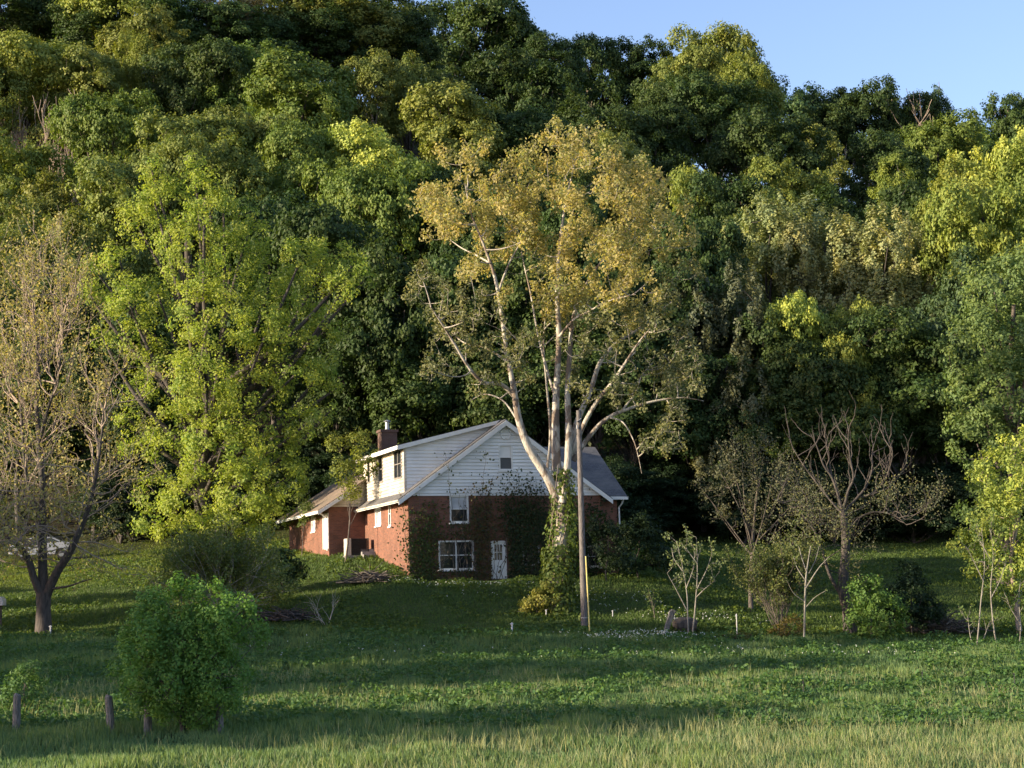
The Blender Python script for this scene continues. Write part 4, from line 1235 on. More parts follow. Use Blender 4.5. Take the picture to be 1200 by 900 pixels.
leafy_tree('shrub', 'dark leafy shrub with a bright green top right of the leaning dark trunk', 'shrub', gpt(1022, 85.5), [B(1018, 700, 22, 85.5), B(1035, 720, 28, 85.5), B(1008, 725, 20, 85.5), B(1012, 690, 14, 85.5), B(1028, 745, 24, 85.5)], at(1020, 700, 85.5), (0.10, 0.18, 0.04), 0.06, 'bark_dark', 0.35, 1.1, 50, 0.075, 74)
leafy_tree('shrub', 'almost black evergreen shrub left of the brush heap at right', 'shrub', gpt(1068, 88), [B(1068, 700, 26, 88, 0, 1.2), B(1052, 715, 20, 88), B(1085, 715, 18, 88), B(1064, 680, 16, 88, 0, 1.3)], at(1068, 690, 88), (0.022, 0.045, 0.02), 0.06, 'bark_dark', 0.35, 1.2, 60, 0.075, 75)
leafy_tree('shrub', 'low rust and yellow tinted shrub at the foot of the olive shrub', 'shrub', gpt(925, 86), [B(928, 735, 15, 86), B(915, 745, 13, 86)], at(925, 735, 86), (0.16, 0.13, 0.035), 0.03, 'bark', 0.25, 1.0, 40, 0.05, 76)
leafy_tree('shrub', 'low brownish weedy clump right of the pair of pale saplings', 'shrub', gpt(860, 85), [B(852, 752, 12, 85, 0, 0.6), B(872, 752, 12, 85, 0, 0.6)], at(860, 748, 85), (0.12, 0.09, 0.04), 0.02, 'bark', 0.2, 1.0, 40, 0.05, 77)
leafy_tree('shrub', 'yellow-green low shrub hugging the left foot of the sycamore', 'shrub', gpt(628, 91), [B(628, 708, 14, 91, 0, 0.7), B(612, 714, 10, 91, 0, 0.6), B(640, 700, 14, 91, 0, 1.2)], at(630, 704, 91), (0.22, 0.22, 0.05), 0.02, 'bark', 0.25, 1.0, 40, 0.06, 78)
leafy_tree('shrub', 'dark bushy growth against the right brick corner under the downspout', 'shrub', gpt(748, 101), [B(745, 640, 26, 101, 0, 1.2), B(765, 655, 22, 101), B(728, 655, 20, 101), B(750, 620, 16, 101)], at(748, 630, 101), (0.03, 0.055, 0.022), 0.06, 'bark_dark', 0.4, 1.1, 60, 0.09, 79)
leafy_tree('shrub', 'dark green thicket right of the utility pole against the brick wall', 'shrub', gpt(712, 98.5), [B(712, 640, 18, 98.5, 0, 1.3), B(705, 615, 13, 98.5, 0, 1.3), B(722, 660, 16, 98.5)], at(712, 620, 98.5), (0.028, 0.05, 0.022), 0.05, 'bark_dark', 0.35, 1.0, 50, 0.08, 80)

# trees at the right edge
RY = 108.0
leafy_tree('right_edge_tree', 'tall blue-green leafy tree rising along the right edge beside the lawn', 'tree', gpt(1178, RY),
           [B(1165, 340, 38, RY), B(1205, 330, 45, RY), B(1150, 400, 38, RY, -1), B(1195, 400, 50, RY, 1), B(1150, 460, 42, RY), B(1195, 470, 50, RY, -1), B(1145, 520, 36, RY), B(1185, 540, 45, RY), B(1160, 590, 36, RY), B(1215, 600, 40, RY), B(1235, 420, 50, RY), B(1235, 520, 50, RY)],
           at(1180, 360, RY), (0.15, 0.215, 0.07), 0.4, 'bark', 0.6, 0.9, 60, 0.11, 81, low=-0.8)
leafy_tree('right_edge_tree', 'bright yellow-green low tree at the right edge overhanging the pale saplings', 'tree', gpt(1196, 90),
           [B(1180, 560, 36, 90, 0), B(1205, 540, 36, 90), B(1160, 610, 28, 90), B(1190, 620, 38, 90), B(1150, 655, 20, 90), B(1180, 675, 30, 90), B(1210, 670, 30, 90), B(1130, 640, 16, 90)],
           at(1192, 560, 90), COL['lime'], 0.14, 'bark_tan', 0.42, 0.9, 45, 0.09, 82, low=-0.9)
# foliage hanging over the low wing
leafy_tree('small_tree', 'slim yellow-green tree growing between the low brown-roofed wing and the dormer', 'tree', gpt(404, 103.5),
           [B(418, 548, 14, 103.5, 0, 1.0), B(404, 560, 13, 103.5), B(398, 545, 10, 103.5), B(428, 530, 12, 103.5), B(412, 578, 11, 103.5), B(436, 548, 8, 103.5), B(418, 515, 14, 103.5, 1), B(395, 520, 10, 103.5, 1)],
           at(415, 540, 103.5), (0.17, 0.2, 0.04), 0.06, 'bark', 0.35, 0.8, 36, 0.08, 83)
leafy_tree('small_tree', 'thin climbing bush with sunlit leaves against the lit brick wall of the low wing', 'tree', gpt(352, 108),
           [B(352, 590, 12, 108), B(365, 598, 9, 108), B(380, 612, 7, 108), B(350, 610, 9, 108)], at(355, 595, 108), (0.12, 0.16, 0.04), 0.03, 'bark', 0.3, 0.6, 26, 0.08, 84)

# vines on the front wall
def vine(label, pxs, seed, color, dens=1.0, sprig=0, ytop=578, leafs=0.07, brown=0.5):
    rng = np.random.default_rng(seed)
    root = thing('climbing_vine', label, 'vine', HO, HR)
    Ls, LP = [], []
    for px in pxs:
        px0 = px + rng.normal() * 6
        yt = ytop + rng.random() ** 1.5 * 60 - (sprig if rng.random() < 0.5 else 0)
        u0, z0_ = onfront(px0, 684)
        u1, z1_ = onfront(px0 + rng.normal() * 8, yt)
        n_ = 12
        pts_ = []
        for i in range(n_):
            t_ = i / (n_ - 1)
            off = 0.08 + 0.10 * abs(math.sin(i * 1.7 + px)) + (0.25 if z0_ + (z1_ - z0_) * t_ > EV - 0.2 else 0.0)
            pts_.append([u0 + (u1 - u0) * t_ + rng.normal() * 0.09, -off, z0_ + (z1_ - z0_) * t_])
        pts_ = np.array(pts_)
        Ls.append((pts_, np.linspace(0.02, 0.007, n_)))
        m_ = int(70 * dens * (z1_ - z0_) / 4.5)
        for _ in range(m_):
            i = rng.integers(0, n_ - 1); p_ = pts_[i] + (pts_[i + 1] - pts_[i]) * rng.random()
            LP.append(p_ + np.array([rng.normal() * 0.34, -0.12 * rng.random(), rng.normal() * 0.2]))
    link('stems', tubemesh('vine_stems', Ls, 5), M['bark'], root)
    LP = np.array(LP)
    LP[:, 1] = np.minimum(LP[:, 1], -0.09)
    ok_ = np.ones(len(LP), bool)
    for h_ in holesF + [gw]:
        ins = (LP[:, 0] > h_[0] - 0.06) & (LP[:, 0] < h_[1] + 0.06) & (LP[:, 2] > h_[2] - 0.05) & (LP[:, 2] < h_[3] + 0.06)
        ok_ &= ~(ins & (rng.random(len(LP)) < (0.93 if h_ != wr else 0.5)))
    LP = LP[ok_]
    c = link('leaves', leafmesh('vine_leaves', LP, rng.normal(size=LP.shape) * 0.6 + [0, -1, 0.3], leafs * (0.6 + 0.8 * rng.random(len(LP))), 0.7, rng), M['leaf'], root)
    c.color = (*color, 1)

vine('dense green climbing vine covering the sunlit left corner of the brick wall', np.linspace(482, 506, 14), 91, (0.07, 0.10, 0.03), 2.0, 6, 582)
vine('brownish climbing vine beside the wide white lower window', np.linspace(495, 512, 9), 92, (0.12, 0.09, 0.04), 1.0, 10, 585)
vine('thin brown climbing vine between the lower window and the white door', np.linspace(556, 574, 9), 93, (0.10, 0.075, 0.035), 1.9, 12, 580)
vine('tall climbing vine with sprigs reaching onto the white siding right of the door', np.linspace(596, 634, 26), 94, (0.035, 0.055, 0.022), 2.2, 38, 585)
vine('straggling vine sprigs over the siding left of the gable window', np.linspace(536, 562, 7), 95, (0.05, 0.07, 0.03), 0.9, 45, 572)
vine('dark climbing vine filling the brick wall between sycamore and utility pole', np.linspace(636, 700, 34), 96, (0.03, 0.05, 0.02), 2.2, 8, 590)

vine('straggly brown creeper strands over the upper wall above the white door', np.linspace(560, 640, 16), 97, (0.09, 0.075, 0.035), 1.6, 22, 578)
vine('loose creeper strands around the small upper brick-level window', np.linspace(508, 560, 9), 98, (0.08, 0.08, 0.035), 1.1, 6, 584)

# brush piles and fallen branches
def brushpile(label, base, w_, h_, n_, seed, bark='bark', name='brush_pile'):
    rng = np.random.default_rng(seed)
    Ls = []
    for i in range(n_):
        a = rng.random() * math.pi
        l_ = w_ * (0.3 + 0.5 * rng.random())
        c_ = np.array([rng.normal() * w_ * 0.22, rng.normal() * w_ * 0.15, 0])
        zz = h_ * rng.random() * math.exp(-(c_[0] / (w_ * 0.4)) ** 2)
        d_ = np.array([math.cos(a), math.sin(a) * 0.6, rng.normal() * 0.25]) * l_ / 2
        p0, p1 = c_ - d_, c_ + d_
        p0[2] = max(0.02, zz + p0[2]); p1[2] = max(0.02, zz + p1[2])
        Ls.append((bez(p0, p1, rng.normal(size=3) * 0.12, 5), np.linspace(0.03 * (0.5 + rng.random()), 0.008, 5)))
    o_ = link(name, tubemesh(name, Ls, 5), M[bark])
    o_.location = base
    o_['label'] = label; o_['category'] = 'brush pile'
    return o_
brushpile('low heap of brown cut brush on the lawn below the air conditioner', gpt(432, 97.5), 2.6, 0.5, 160, 101)
brushpile('wide dark heap of dead branches behind the shrubs at right', gpt(1095, 90), 3.6, 0.9, 240, 102)
brushpile('flat dark heap of twigs on the bank under the twiggy shrub', gpt(335, 89.5), 2.6, 0.5, 180, 103, 'bark_dark')
brushy('fallen_branch', 'bare forked grey branch lying on the dark bank right of the round bush', 'branch', gpt(382, 88.6), 88.6, 4, 1.9, 1.4, 0, 0, None, 104, 2, 'bark_pale', 0.03, upb=0.0)

# utility pole, guy guard, leaning slab, stakes, markers
def obj1(name, label, cat, mb_, mat, loc, rz=0, bevel=0.0, group=None):
    o_ = link(name, mb_.mesh(name, bevel), M[mat]); o_.location = [float(v) for v in loc]; o_.rotation_euler = (0, 0, rz)
    o_['label'] = label; o_['category'] = cat
    if group: o_['group'] = group
    return o_
pb = gpt(685, 87.0)
pr_ = thing('utility_pole', 'weathered grey wooden utility pole standing right of the sycamore', 'utility pole', pb)
topz = at(678, 481, 87.0) - pb
mb = MB(); mb.tube([(0, 0, -0.5), (0, 0, 0), tuple(topz * 0.5), tuple(topz)], [0.165, 0.16, 0.14, 0.115], 12)
link('pole', mb.mesh('pole'), M['pole'], pr_)
mb = MB()
mb.tube([(0.0, 0, 0.55), (0.0, 0, 0.6)], [0.17, 0.17], 12)
link('band', mb.mesh('pole_band'), M['metal'], pr_)
mb = MB(); tt = topz * 0.97
mb.tube([(tt[0] - 0.12, tt[1] - 0.15, tt[2] - 0.25), (tt[0] + 0.12, tt[1] - 0.15, tt[2] - 0.1)], [0.03, 0.03], 8)
mb.tube([(tt[0] - 0.1, tt[1] - 0.18, tt[2] - 0.6), (tt[0] - 0.1, tt[1] - 0.18, tt[2] - 0.4)], [0.05, 0.03], 8)
link('insulator', mb.mesh('insulator'), M['metal'], pr_)
yb = gpt(691.5, 84.8)
d_ = at(686.5, 652, 86.2) - yb
mb = MB(); mb.tube([(0, 0, -0.2), tuple(d_ * 0.5), tuple(d_)], [0.035, 0.035, 0.035], 8)
yo = obj1('guy_wire_guard', 'thin yellow guard tube leaning against the right side of the utility pole', 'cable guard', mb, 'yellow', yb)
mb = MB(); mb.prism([(-0.42, -0.1), (-0.2, -0.1), (0.3, 1.08), (0.1, 1.15), (-0.02, 1.05)], -0.08, 0.1, 'y')
obj1('stone_slab', 'pale weathered slab tilted on edge left of the pair of saplings', 'slab', mb, 'post', gpt(786, 87.0), 0.2, 0.02)
mb = MB(); mb.tube([(-0.45, 0, 0.3), (-0.2, 0.05, 0.34), (0.3, 0.05, 0.33), (0.62, 0, 0.25)], [0.3, 0.38, 0.38, 0.28], 10)
obj1('fallen_log', 'short dark fallen log beside the tilted pale slab', 'log', mb, 'bark_dark', gpt(802, 87.6), 0.1)
for lab, px_s, Y_s, hs, rs, mt in [
        ('short white marker stake in the middle of the field edge below the door', 600, 84.5, 0.62, 0.05, 'white'),
        ('tiny white stake in the lawn beside the yellow-green shrub', 640, 90.5, 0.42, 0.035, 'white'),
        ('tiny white stake in the lawn right of the utility pole', 718, 91, 0.32, 0.03, 'white'),
        ('white tipped stake right beside the leaning slab', 791, 88.4, 0.55, 0.035, 'white'),
        ('thin white topped post on the lawn left of the olive shrub', 864, 86.4, 1.05, 0.03, 'white'),
        ('small white tube beside the trunk of the bare tree at left', 59, 87.4, 0.5, 0.05, 'white'),
        ('thin dark steel post in the sunlit grass strip, right of centre', 942, 63.5, 0.62, 0.022, 'dark_metal'),
        ('thin dark steel post in the sunlit grass under the dark evergreen shrub', 1082, 66.5, 0.7, 0.022, 'dark_metal'),
        ('thin dark steel post closest to the right border of the field', 1190, 66.5, 0.62, 0.022, 'dark_metal')]:
    b_ = gpt(px_s, Y_s)
    mb = MB(); mb.tube([(0, 0, -0.1), (0.01, 0, hs * 0.6), (0.015, 0, hs)], [rs * 0.8, rs * 0.8, rs * 0.7], 7)
    mb.box((-rs * 1.4, -rs * 0.5, hs * 0.86), (rs * 1.4, rs * 0.5, hs * 0.95))
    obj1('marker_stake' if mt == 'white' else 'steel_post', lab, 'stake' if mt == 'white' else 'post', mb, mt, b_)
# old wooden fence posts
for i, (px_p, ytop_, hh_, tilt, lab) in enumerate([
        (19, 824, 0.95, 0.02, 'grey weathered wooden fence post furthest left, in front of the small bush'),
        (130, 831, 0.88, -0.08, 'leaning grey wooden fence post standing clear left of the round bush'),
        (173, 846, 0.72, 0.03, 'dark wooden fence post at the left foot of the round bush'),
        (257, 846, 0.66, -0.03, 'dark wooden fence post half hidden at the right foot of the round bush')]):
    b_ = gpt(px_p, 51.6 + 0.35 * (i == 0))
    mb = MB()
    r1, h1 = 0.115, hh_ + 0.2
    mb.tube([(0, 0, -0.15), (tilt * 0.4, 0, h1 * 0.5), (tilt, 0, h1 - 0.05), (tilt * 1.05 + 0.02, 0, h1)], [r1 * 1.05, r1, r1 * 0.95, r1 * 0.7], 9)
    obj1('fence_post', lab, 'fence post', mb, 'post', b_, i * 0.7, group='old wooden fence posts in the foreground')
# box on a post at the left edge
b_ = gpt(0.5, 90)
er = thing('mailbox', 'white rounded box on a dark post cut by the left border', 'mailbox', b_)
mb = MB(); mb.box((-0.06, -0.06, -0.3), (0.06, 0.06, 1.15)); link('post', mb.mesh('mailbox_post', 0.005), M['bark_dark'], er)
mb = MB()
pf = [(-0.2, 0)] + [(-0.2 * math.cos(a), 0.2 + 0.2 * math.sin(a)) for a in np.linspace(0, math.pi, 9)] + [(0.2, 0)]
mb.prism([(p_[0], 1.152 + p_[1] * 1.1) for p_ in pf], -0.3, 0.3, 'y'); link('box', mb.mesh('mailbox_box', 0.008), M['white'], er)

# parked car, far left
CY = 127.0
cb = gpt(50, CY) + np.array([0, 0, 0.12])
car = thing('parked_car', 'pale silver car parked under the trees at the far left of the lawn', 'car', cb, R(8))
prof = [(-2.2, 0.35), (-2.25, 0.75), (-2.1, 0.98), (-1.35, 1.08), (-0.75, 1.5), (0.75, 1.55), (1.55, 1.2), (2.1, 1.1), (2.2, 0.8), (2.18, 0.35), (1.8, 0.33), (1.72, 0.55), (1.5, 0.7), (1.25, 0.7), (1.02, 0.55), (0.95, 0.3), (-0.95, 0.3), (-1.02, 0.55), (-1.25, 0.7), (-1.5, 0.7), (-1.72, 0.55), (-1.8, 0.33)]
mb = MB(); mb.prism(prof, -0.85, 0.85, 'y'); link('body', mb.mesh('car_body', 0.03), M['carpaint'], car)
mb = MB()
for s in (-1, 1):
    a_, b2 = (s * 0.852, s * 0.862)
    for pf_ in ([(-1.2, 1.1), (-0.72, 1.42), (-0.05, 1.46), (-0.05, 1.1)], [(0.03, 1.1), (0.03, 1.46), (0.7, 1.46), (1.25, 1.18)]):
        mb = MB(); mb.prism(pf_, a_, b2, 'y'); link('side_window', mb.mesh('car_glass'), M['glass'], car)
mb = MB(); mb.add([(-1.36, -0.7, 1.11), (-1.36, 0.7, 1.11), (-0.8, 0.66, 1.5), (-0.8, -0.66, 1.5)], [(0, 1, 2, 3)]); link('windscreen', mb.mesh('windscreen'), M['glass'], car)
mb = MB(); mb.add([(1.6, -0.7, 1.22), (1.6, 0.7, 1.22), (0.85, 0.66, 1.57), (0.85, -0.66, 1.57)], [(0, 1, 2, 3)])
link('rear_window', mb.mesh('rear_window'), M['glass'], car)
for wx_ in (-1.38, 1.38):
    for s in (-1, 1):
        mb = MB(); mb.tube([(wx_, s * 0.66, 0.33), (wx_, s * 0.86, 0.33)], [0.33, 0.33], 18)
        wo = link('wheel', mb.mesh('wheel'), M['tyre'], car)
        mb = MB(); mb.tube([(wx_, s * 0.84, 0.33), (wx_, s * 0.875, 0.33)], [0.2, 0.17], 14); link('rim', mb.mesh('rim'), M['metal'], wo)
for s in (-1, 1):
    mb = MB(); mb.box((-2.27, s * 0.72 - 0.12, 0.72), (-2.2, s * 0.72 + 0.12, 0.88)); link('headlight', mb.mesh('headlight', 0.01), M['white'], car)
    mb = MB(); mb.box((2.15, s * 0.72 - 0.1, 0.85), (2.23, s * 0.72 + 0.1, 1.02)); link('tail_light', mb.mesh('tail_light', 0.01), M['lamp_red'], car)

# ------------------------------------------------------------------ forest
def variant(name, seed, kind):
    rng = np.random.default_rng(seed)
    bl_ = []
    if kind == 'round':
        bl_.append(((0, 0, 12.5), (4.2, 4.2, 4.5)))
        for i in range(11):
            a = i * 2.4 + rng.random(); zz = rng.random() * 1.7 - 0.75
            rr_ = math.sqrt(max(0.1, 1 - min(1, abs(zz)) ** 2))
            r_ = 2.1 + 1.3 * rng.random()
            bl_.append(((4.2 * rr_ * math.cos(a), 4.2 * rr_ * math.sin(a), 12.7 + 4.4 * zz), (r_, r_, r_ * 0.85)))
        top = (0.3, 0.2, 16)
    elif kind == 'tall':
        for i in range(13):
            a = i * 2.4 + rng.random(); t_ = i / 12
            r_ = 2.6 - 0.9 * t_ + 0.6 * rng.random(); q_ = 3.3 * (1 - 0.55 * t_)
            bl_.append(((q_ * math.cos(a), q_ * math.sin(a), 6 + 11.6 * t_), (r_, r_, r_ * 1.1)))
        bl_.append(((0, 0, 10), (3, 3, 5)))
        top = (0, 0, 17)
    elif kind == 'layered':
        for i in range(12):
            a = i * 2.4 + rng.random() * 0.8; t_ = (i % 4) / 3
            r_ = 2.4 + 1.2 * rng.random(); q_ = 4.8 * (1 - 0.4 * t_)
            bl_.append(((q_ * math.cos(a), q_ * math.sin(a), 7.5 + 9.0 * t_ + rng.random()), (r_ * 1.1, r_ * 1.1, r_ * 0.6)))
        bl_.append(((0, 0, 12), (3.6, 3.6, 5)))
        top = (0.4, 0, 16)
    elif kind == 'open':
        for i in range(9):
            a = i * 2.4 + rng.random(); zz = (i / 8)
            q_ = 4.4 * (1 - 0.5 * zz) * (0.6 + 0.5 * rng.random()); r_ = 1.7 + 1.2 * rng.random()
            bl_.append(((q_ * math.cos(a), q_ * math.sin(a), 9 + 8.5 * zz), (r_, r_, r_ * 0.9)))
        top = (0.2, 0.2, 16.5)
    elif kind == 'feather':
        for i in range(16):
            a = i * 2.4 + rng.random(); zz = rng.random()
            q_ = 4.6 * rng.random() ** 0.5 * (1 - 0.3 * zz); r_ = 1.6 + 1.0 * rng.random()
            bl_.append(((q_ * math.cos(a), q_ * math.sin(a), 7 + 9.5 * zz), (r_ * 0.85, r_ * 0.85, r_ * 1.4)))
        top = (0, 0, 16)
    sq = (0.6, 0.6, 1.2) if kind == 'feather' else (1, 1, 0.7)
    P, N, S, C, ti = crown(bl_, 0.62 if kind == 'feather' else 0.85, 1.0, 52 if kind == 'feather' else 74, 0.125 if kind == 'feather' else 0.165, seed, sq, -0.6 if kind != 'feather' else -0.9, 0.45, 0.75, 0.15)
    cme = leafmesh(name + '_crown', P, N, S, 0.7, rng, ti)
    tme = tubemesh(name + '_trunk', limbs((0, 0, -1.0), top, bl_, C, 0.33, seed, 0.18, 0.05, 0.02), 6)
    cme.materials.append(M['leaf_far'])
    tme.materials.append(M['bark_dark'] if kind != 'open' else M['bark_grey'])
    xy = np.percentile(np.abs(P[:, :2]), 97); zt = np.percentile(P[:, 2], 99.7)
    return cme, tme, xy * 2, zt

VAR = {'round': [variant('oak_a', 201, 'round'), variant('oak_b', 202, 'round'), variant('oak_c', 210, 'round')], 'tall': [variant('tall_a', 203, 'tall'), variant('tall_b', 204, 'tall')],
       'layered': [variant('layered_a', 205, 'layered'), variant('layered_b', 206, 'layered')], 'open': [variant('open_a', 207, 'open'), variant('open_b', 211, 'open')], 'feather': [variant('feather_a', 208, 'feather'), variant('feather_b', 209, 'feather')]}
# leafless hillside tree
out, tips = [], []
rng = np.random.default_rng(220)
for i in range(4):
    a = i * 1.6
    grow((0.2 * math.cos(a), 0.2 * math.sin(a), -0.5), (0.3 * math.cos(a), 0.3 * math.sin(a), 1), 6.5, 0.2, 4, out, tips, rng, 0.5, (2, 3), 0.72, 0.22, 0.13, 0.04)
bme = tubemesh('leafless_trunk', out, 4); bme.materials.append(M['bark_tan'])
bz = max(l[0][:, 2].max() for l in out)

# px, top py, width px, kind, colour, height m
TREES = [
 (240,12,110,'round','dark',17),(300,14,120,'layered','dark',17),(355,10,120,'round','dark',17),(420,10,110,'round','dark',17),(470,24,90,'layered','dark',17),(120,5,120,'round','dark',17),(180,22,110,'round','olive',17),
 (15,-35,140,'round','dark',20),(85,-40,140,'layered','dark',20),(150,-18,130,'round','yellow',20),(198,-8,95,'tall','dark',20),(268,-12,100,'open','brown',19),(325,-25,110,'round','olive',20),(392,-28,150,'round','olive',22),(478,-8,80,'open','dark',20),(548,0,140,'round','dark',20),(608,18,80,'tall','dark',20),
 (652,42,85,'round','dark',18),(700,44,85,'round','dark',18),(748,50,85,'tall','dark',18),(800,58,90,'layered','olive',21),(838,36,110,'round','olive',24),(870,62,80,'round','yellow',22),(790,85,90,'round','dark',20),(835,100,120,'round','dark',20),(905,78,105,'round','bluegreen',19),(962,106,95,'round','dark',18),(1015,103,95,'round','dark',18),(1062,110,80,'layered','dark',17),(1096,108,38,'tall','bluegreen',16),(1132,148,90,'round','green',17),(1190,105,100,'layered','dark',19),(1250,90,120,'round','dark',20),
 (35,48,130,'round','yellow',20),(108,58,110,'layered','olive',20),(168,38,70,'feather','yellow',20),(235,52,110,'round','dark',20),(285,48,110,'layered','green',20),(360,66,140,'round','green',22),(432,60,75,'open','olive',20),(478,62,80,'round','olive',20),(562,66,130,'layered','dark',20),(628,80,110,'round','dark',20),(690,112,120,'round','dark',20),(760,122,110,'layered','dark',20),(898,140,120,'round','dark',20),(960,152,70,'open','olive',17),(1025,152,110,'layered','dark',20),(1102,142,110,'round','green',20),(1160,172,100,'round','dark',18),
 (-30,60,120,'round','olive',20),(128,112,110,'round','green',20),(225,132,150,'layered','olive',21),(295,128,120,'layered','olive',20),(348,148,110,'round','green',20),(420,142,130,'layered','lime',21),(535,110,150,'layered','olive',22),(600,132,120,'round','dark',20),(660,165,110,'round','dark',20),(728,160,100,'round','olive',20),(812,196,90,'layered','yellow',20),(925,190,110,'layered','yellow',19),(1042,186,65,'open','yellow',18),(860,212,110,'round','dark',20),(985,218,120,'round','dark',20),(1090,205,110,'round','dark',20),
 (18,168,120,'round','yellow',20),(75,205,120,'round','olive',20),(135,185,140,'layered','olive',22),(205,172,120,'round','olive',22),(282,166,130,'round','olive',22),(370,182,130,'layered','green',21),(445,196,120,'round','green',21),(505,200,120,'round','dark',21),(570,215,120,'round','dark',22),(650,232,120,'layered','dark',22),(742,240,120,'round','dark',22),(822,250,110,'round','dark',22),
 (905,236,140,'feather','pale',21),(965,248,120,'feather','pale',21),(1030,252,140,'feather','pale',21),(1095,262,110,'feather','pale',20),(1118,185,100,'round','yellow',24),(1165,160,120,'layered','lime',26),(1150,225,110,'round','yellow',24),(1215,172,120,'round','green',26),
 (-20,230,130,'round','olive',22),(40,255,120,'feather','olive',22),(110,250,130,'round','olive',22),(310,225,150,'round','dark',23),(388,250,150,'layered','dark',23),(455,285,140,'round','dark',22),(530,295,140,'round','dark',22),(610,300,150,'layered','dark',22),(690,300,150,'round','dark',22),(770,310,140,'round','dark',22),(840,318,120,'feather','grey',21),
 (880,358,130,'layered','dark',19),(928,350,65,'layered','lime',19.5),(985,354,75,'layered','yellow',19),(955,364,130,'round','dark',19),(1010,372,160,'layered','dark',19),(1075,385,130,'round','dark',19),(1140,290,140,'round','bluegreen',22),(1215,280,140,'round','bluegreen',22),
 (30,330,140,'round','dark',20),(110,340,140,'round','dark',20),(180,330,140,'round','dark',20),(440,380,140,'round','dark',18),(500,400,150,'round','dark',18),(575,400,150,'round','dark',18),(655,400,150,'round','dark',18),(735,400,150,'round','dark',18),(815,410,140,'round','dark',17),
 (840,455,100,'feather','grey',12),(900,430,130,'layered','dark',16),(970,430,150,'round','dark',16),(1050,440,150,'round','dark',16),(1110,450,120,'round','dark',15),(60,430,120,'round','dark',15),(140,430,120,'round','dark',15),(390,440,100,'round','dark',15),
]
BARE = [(28, 104, 80, 16), (86, 104, 70, 17), (1022, 172, 50, 15), (690, 86, 90, 12), (868, 158, 40, 11), (975, 168, 40, 13), (70, 205, 60, 17), (1096, 98, 40, 17), (845, 150, 60, 12)]

def solveY(px, py, Ht, lo=133.0, hi=285.0):
    last = lo
    for Y in np.arange(lo, hi, 1.5):
        p_ = at(px, py, Y)
        if p_[2] - float(ground(p_[0], Y)) <= Ht:
            return Y
        last = Y
    return hi
def colname(c):
    return {'yellow': 'yellow-green', 'lime': 'bright lime-green', 'olive': 'olive-green', 'green': 'mid-green', 'dark': 'dark green', 'bluegreen': 'bluish green', 'brown': 'brownish thin-leaved', 'pale': 'pale feathery', 'grey': 'hazy grey-green', 'bare': 'leafless twiggy'}[c]
def kindname(k):
    return {'round': 'round-crowned', 'tall': 'narrow upright', 'layered': 'broad layered', 'open': 'open-limbed', 'feather': 'upswept', 'bare': 'pale-stemmed'}[k]
def band(py):
    if py < 0: return 'on the ridge'
    if py < 60: return 'just below the ridge'
    if py < 125: return 'high on the hill'
    if py < 185: return 'on the upper slope'
    if py < 240: return 'halfway down the slope'
    if py < 320: return 'on the lower slope'
    if py < 395: return 'near the hill foot'
    return 'in the dark forest edge'
marks = [(-999, 'at the left border'), (45, 'above the bare left tree'), (100, 'left of the big lime tree'), (165, 'over the big lime tree'), (245, "over the lime tree's right half"), (310, 'over the low brick wing'), (375, 'above the small wing tree'),
         (430, 'above the chimney'), (490, 'above the shed dormer'), (545, "over the sycamore's left side"), (605, 'over the gable peak'), (655, 'above the utility pole'), (710, "over the sycamore's right side"), (775, 'over the pair of saplings'),
         (845, 'over the hazy grey tree'), (900, 'over the olive shrub'), (960, 'above the dead-topped tree'), (1030, 'right of the dead-topped tree'), (1085, 'over the brush heap'), (1130, 'left of the right-edge tree'), (1175, 'at the right border')]
used = {}
def place(px, py, wpx, kind, cname, Ht, idx):
    Y = solveY(px, py, Ht)
    p_ = at(px, py, Y)
    gx, gz = p_[0], float(ground(p_[0], Y))
    h_ = p_[2] - gz
    lab = f"{colname(cname)} {kindname(kind)} tree {band(py)} {[m for a, m in marks if px >= a][-1]}"
    if lab in used:
        lab = lab.replace(' tree ', ' smaller tree ' if wpx < used[lab] else ' larger tree ', 1)
    used[lab] = wpx
    root = thing('hillside_tree' if kind != 'bare' else 'leafless_tree', lab, 'tree', (gx, Y, gz), (idx * 2.39996) % 6.283, 'trees of the hillside forest')
    if kind == 'bare':
        s = h_ / bz; link('trunk', bme, None, root); root.scale = (s * 0.9, s * 0.9, s)
        return
    V_ = VAR[kind]; cme, tme, wn, hn = V_[idx % len(V_)]
    sxy = wpx / ppm(Y) / wn * 1.06; szz = h_ / hn
    sxy = max(sxy, 0.55 * szz)
    root.scale = (sxy, sxy, szz)
    link('trunk', tme, None, root)
    c = link('crown', cme, None, root)
    jr = 0.85 + 0.3 * random.random()
    b_ = COL[cname]
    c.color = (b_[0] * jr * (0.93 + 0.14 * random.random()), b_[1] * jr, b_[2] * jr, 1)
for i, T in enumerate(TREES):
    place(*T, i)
for i, (px, py, wpx, Ht) in enumerate(BARE):
    place(px, py, wpx, 'bare', 'bare', Ht, i + 3)

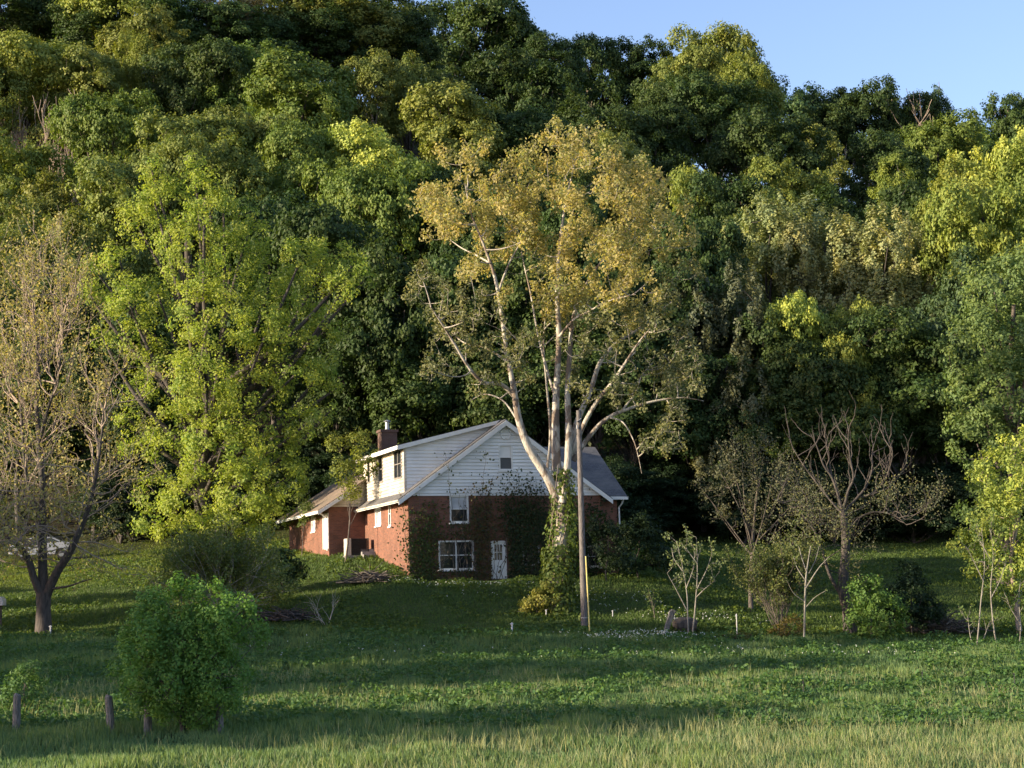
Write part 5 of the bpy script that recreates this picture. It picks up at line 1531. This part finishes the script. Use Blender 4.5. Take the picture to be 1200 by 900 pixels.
# trees standing outside the left of the frame: they throw the long shadows
OFF = [ # x, y, height, width, kind
 (-47, 38, 13, 9, 'round'), (-60, 34, 14, 8, 'layered'), (-46, 55, 15, 9, 'round'), (-49, 64, 17, 10, 'layered'), (-46, 78, 15, 6.5, 'round'), (-62, 70, 18, 10, 'layered'),
 (-60, 66, 18, 6, 'layered'), (-50, 83, 10, 6, 'round'), (-51, 91, 9, 5, 'layered'), (-53, 99, 7, 4, 'round')
]
for i, (ox, oy, oh, ow, kd) in enumerate(OFF):
    V_ = VAR[kd]; cme, tme, wn, hn = V_[i % len(V_)]
    root = thing('field_edge_tree', ['tallest broad tree','narrow tree','layered tree','round tree','big tree','second layered tree','slim old tree','low young tree','small young tree','nearest tree'][i] + ' outside the left of the view by the field', 'tree', (ox, oy, float(ground(ox, oy))), i * 1.3, 'trees left of the view')
    root.scale = (ow / wn, ow / wn, oh / hn)
    link('trunk', tme, None, root); c = link('crown', cme, None, root); c.color = (*COL['green'], 1)

rng = np.random.default_rng(310)
for i in range(46):
    px_s = -60 + 1320 * i / 45 + rng.normal() * 8
    if 10 < px_s < 120 :
        Ys = 143 + 3 * rng.random()
    else:
        Ys = 128.5 + 7 * rng.random() if not (430 < px_s < 760) else 124 + 6 * rng.random()
    if px_s <= 10: Ys = 146
    elif 120 < px_s < 330: Ys = 131 + 3 * rng.random()
    b_ = gpt(px_s, Ys); hh_ = 4.0 + 2.5 * rng.random()
    V_ = VAR['round'] + VAR['layered']; cme, tme, wn, hn = V_[i % len(V_)]
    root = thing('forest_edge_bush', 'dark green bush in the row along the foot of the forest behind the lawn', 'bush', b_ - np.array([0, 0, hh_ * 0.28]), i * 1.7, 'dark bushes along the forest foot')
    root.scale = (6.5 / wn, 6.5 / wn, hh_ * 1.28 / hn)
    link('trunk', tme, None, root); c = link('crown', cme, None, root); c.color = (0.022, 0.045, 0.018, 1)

# undergrowth on the forest floor
rng = np.random.default_rng(300)
n = 5200
Y_ = 132 + 145 * rng.random(n); X_ = (rng.random(n) * 2 - 1) * (0.31 * Y_ + 4)
cl_ = np.stack([X_, Y_, ground(X_, Y_) + 0.6], -1)
ci = np.repeat(np.arange(n), 16)
P = cl_[ci] + sph(len(ci), rng) * np.array([1.3, 1.3, 0.9]) * (rng.random(len(ci))[:, None] ** 0.5)
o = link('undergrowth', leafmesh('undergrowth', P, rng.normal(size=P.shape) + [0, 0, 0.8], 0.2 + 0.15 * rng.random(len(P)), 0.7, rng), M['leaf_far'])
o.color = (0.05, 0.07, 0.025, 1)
o['kind'] = 'stuff'; o['label'] = 'leafy undergrowth on the wooded hillside floor'; o['category'] = 'undergrowth'
print('objects', len(bpy.data.objects), 'dup labels', len(used))
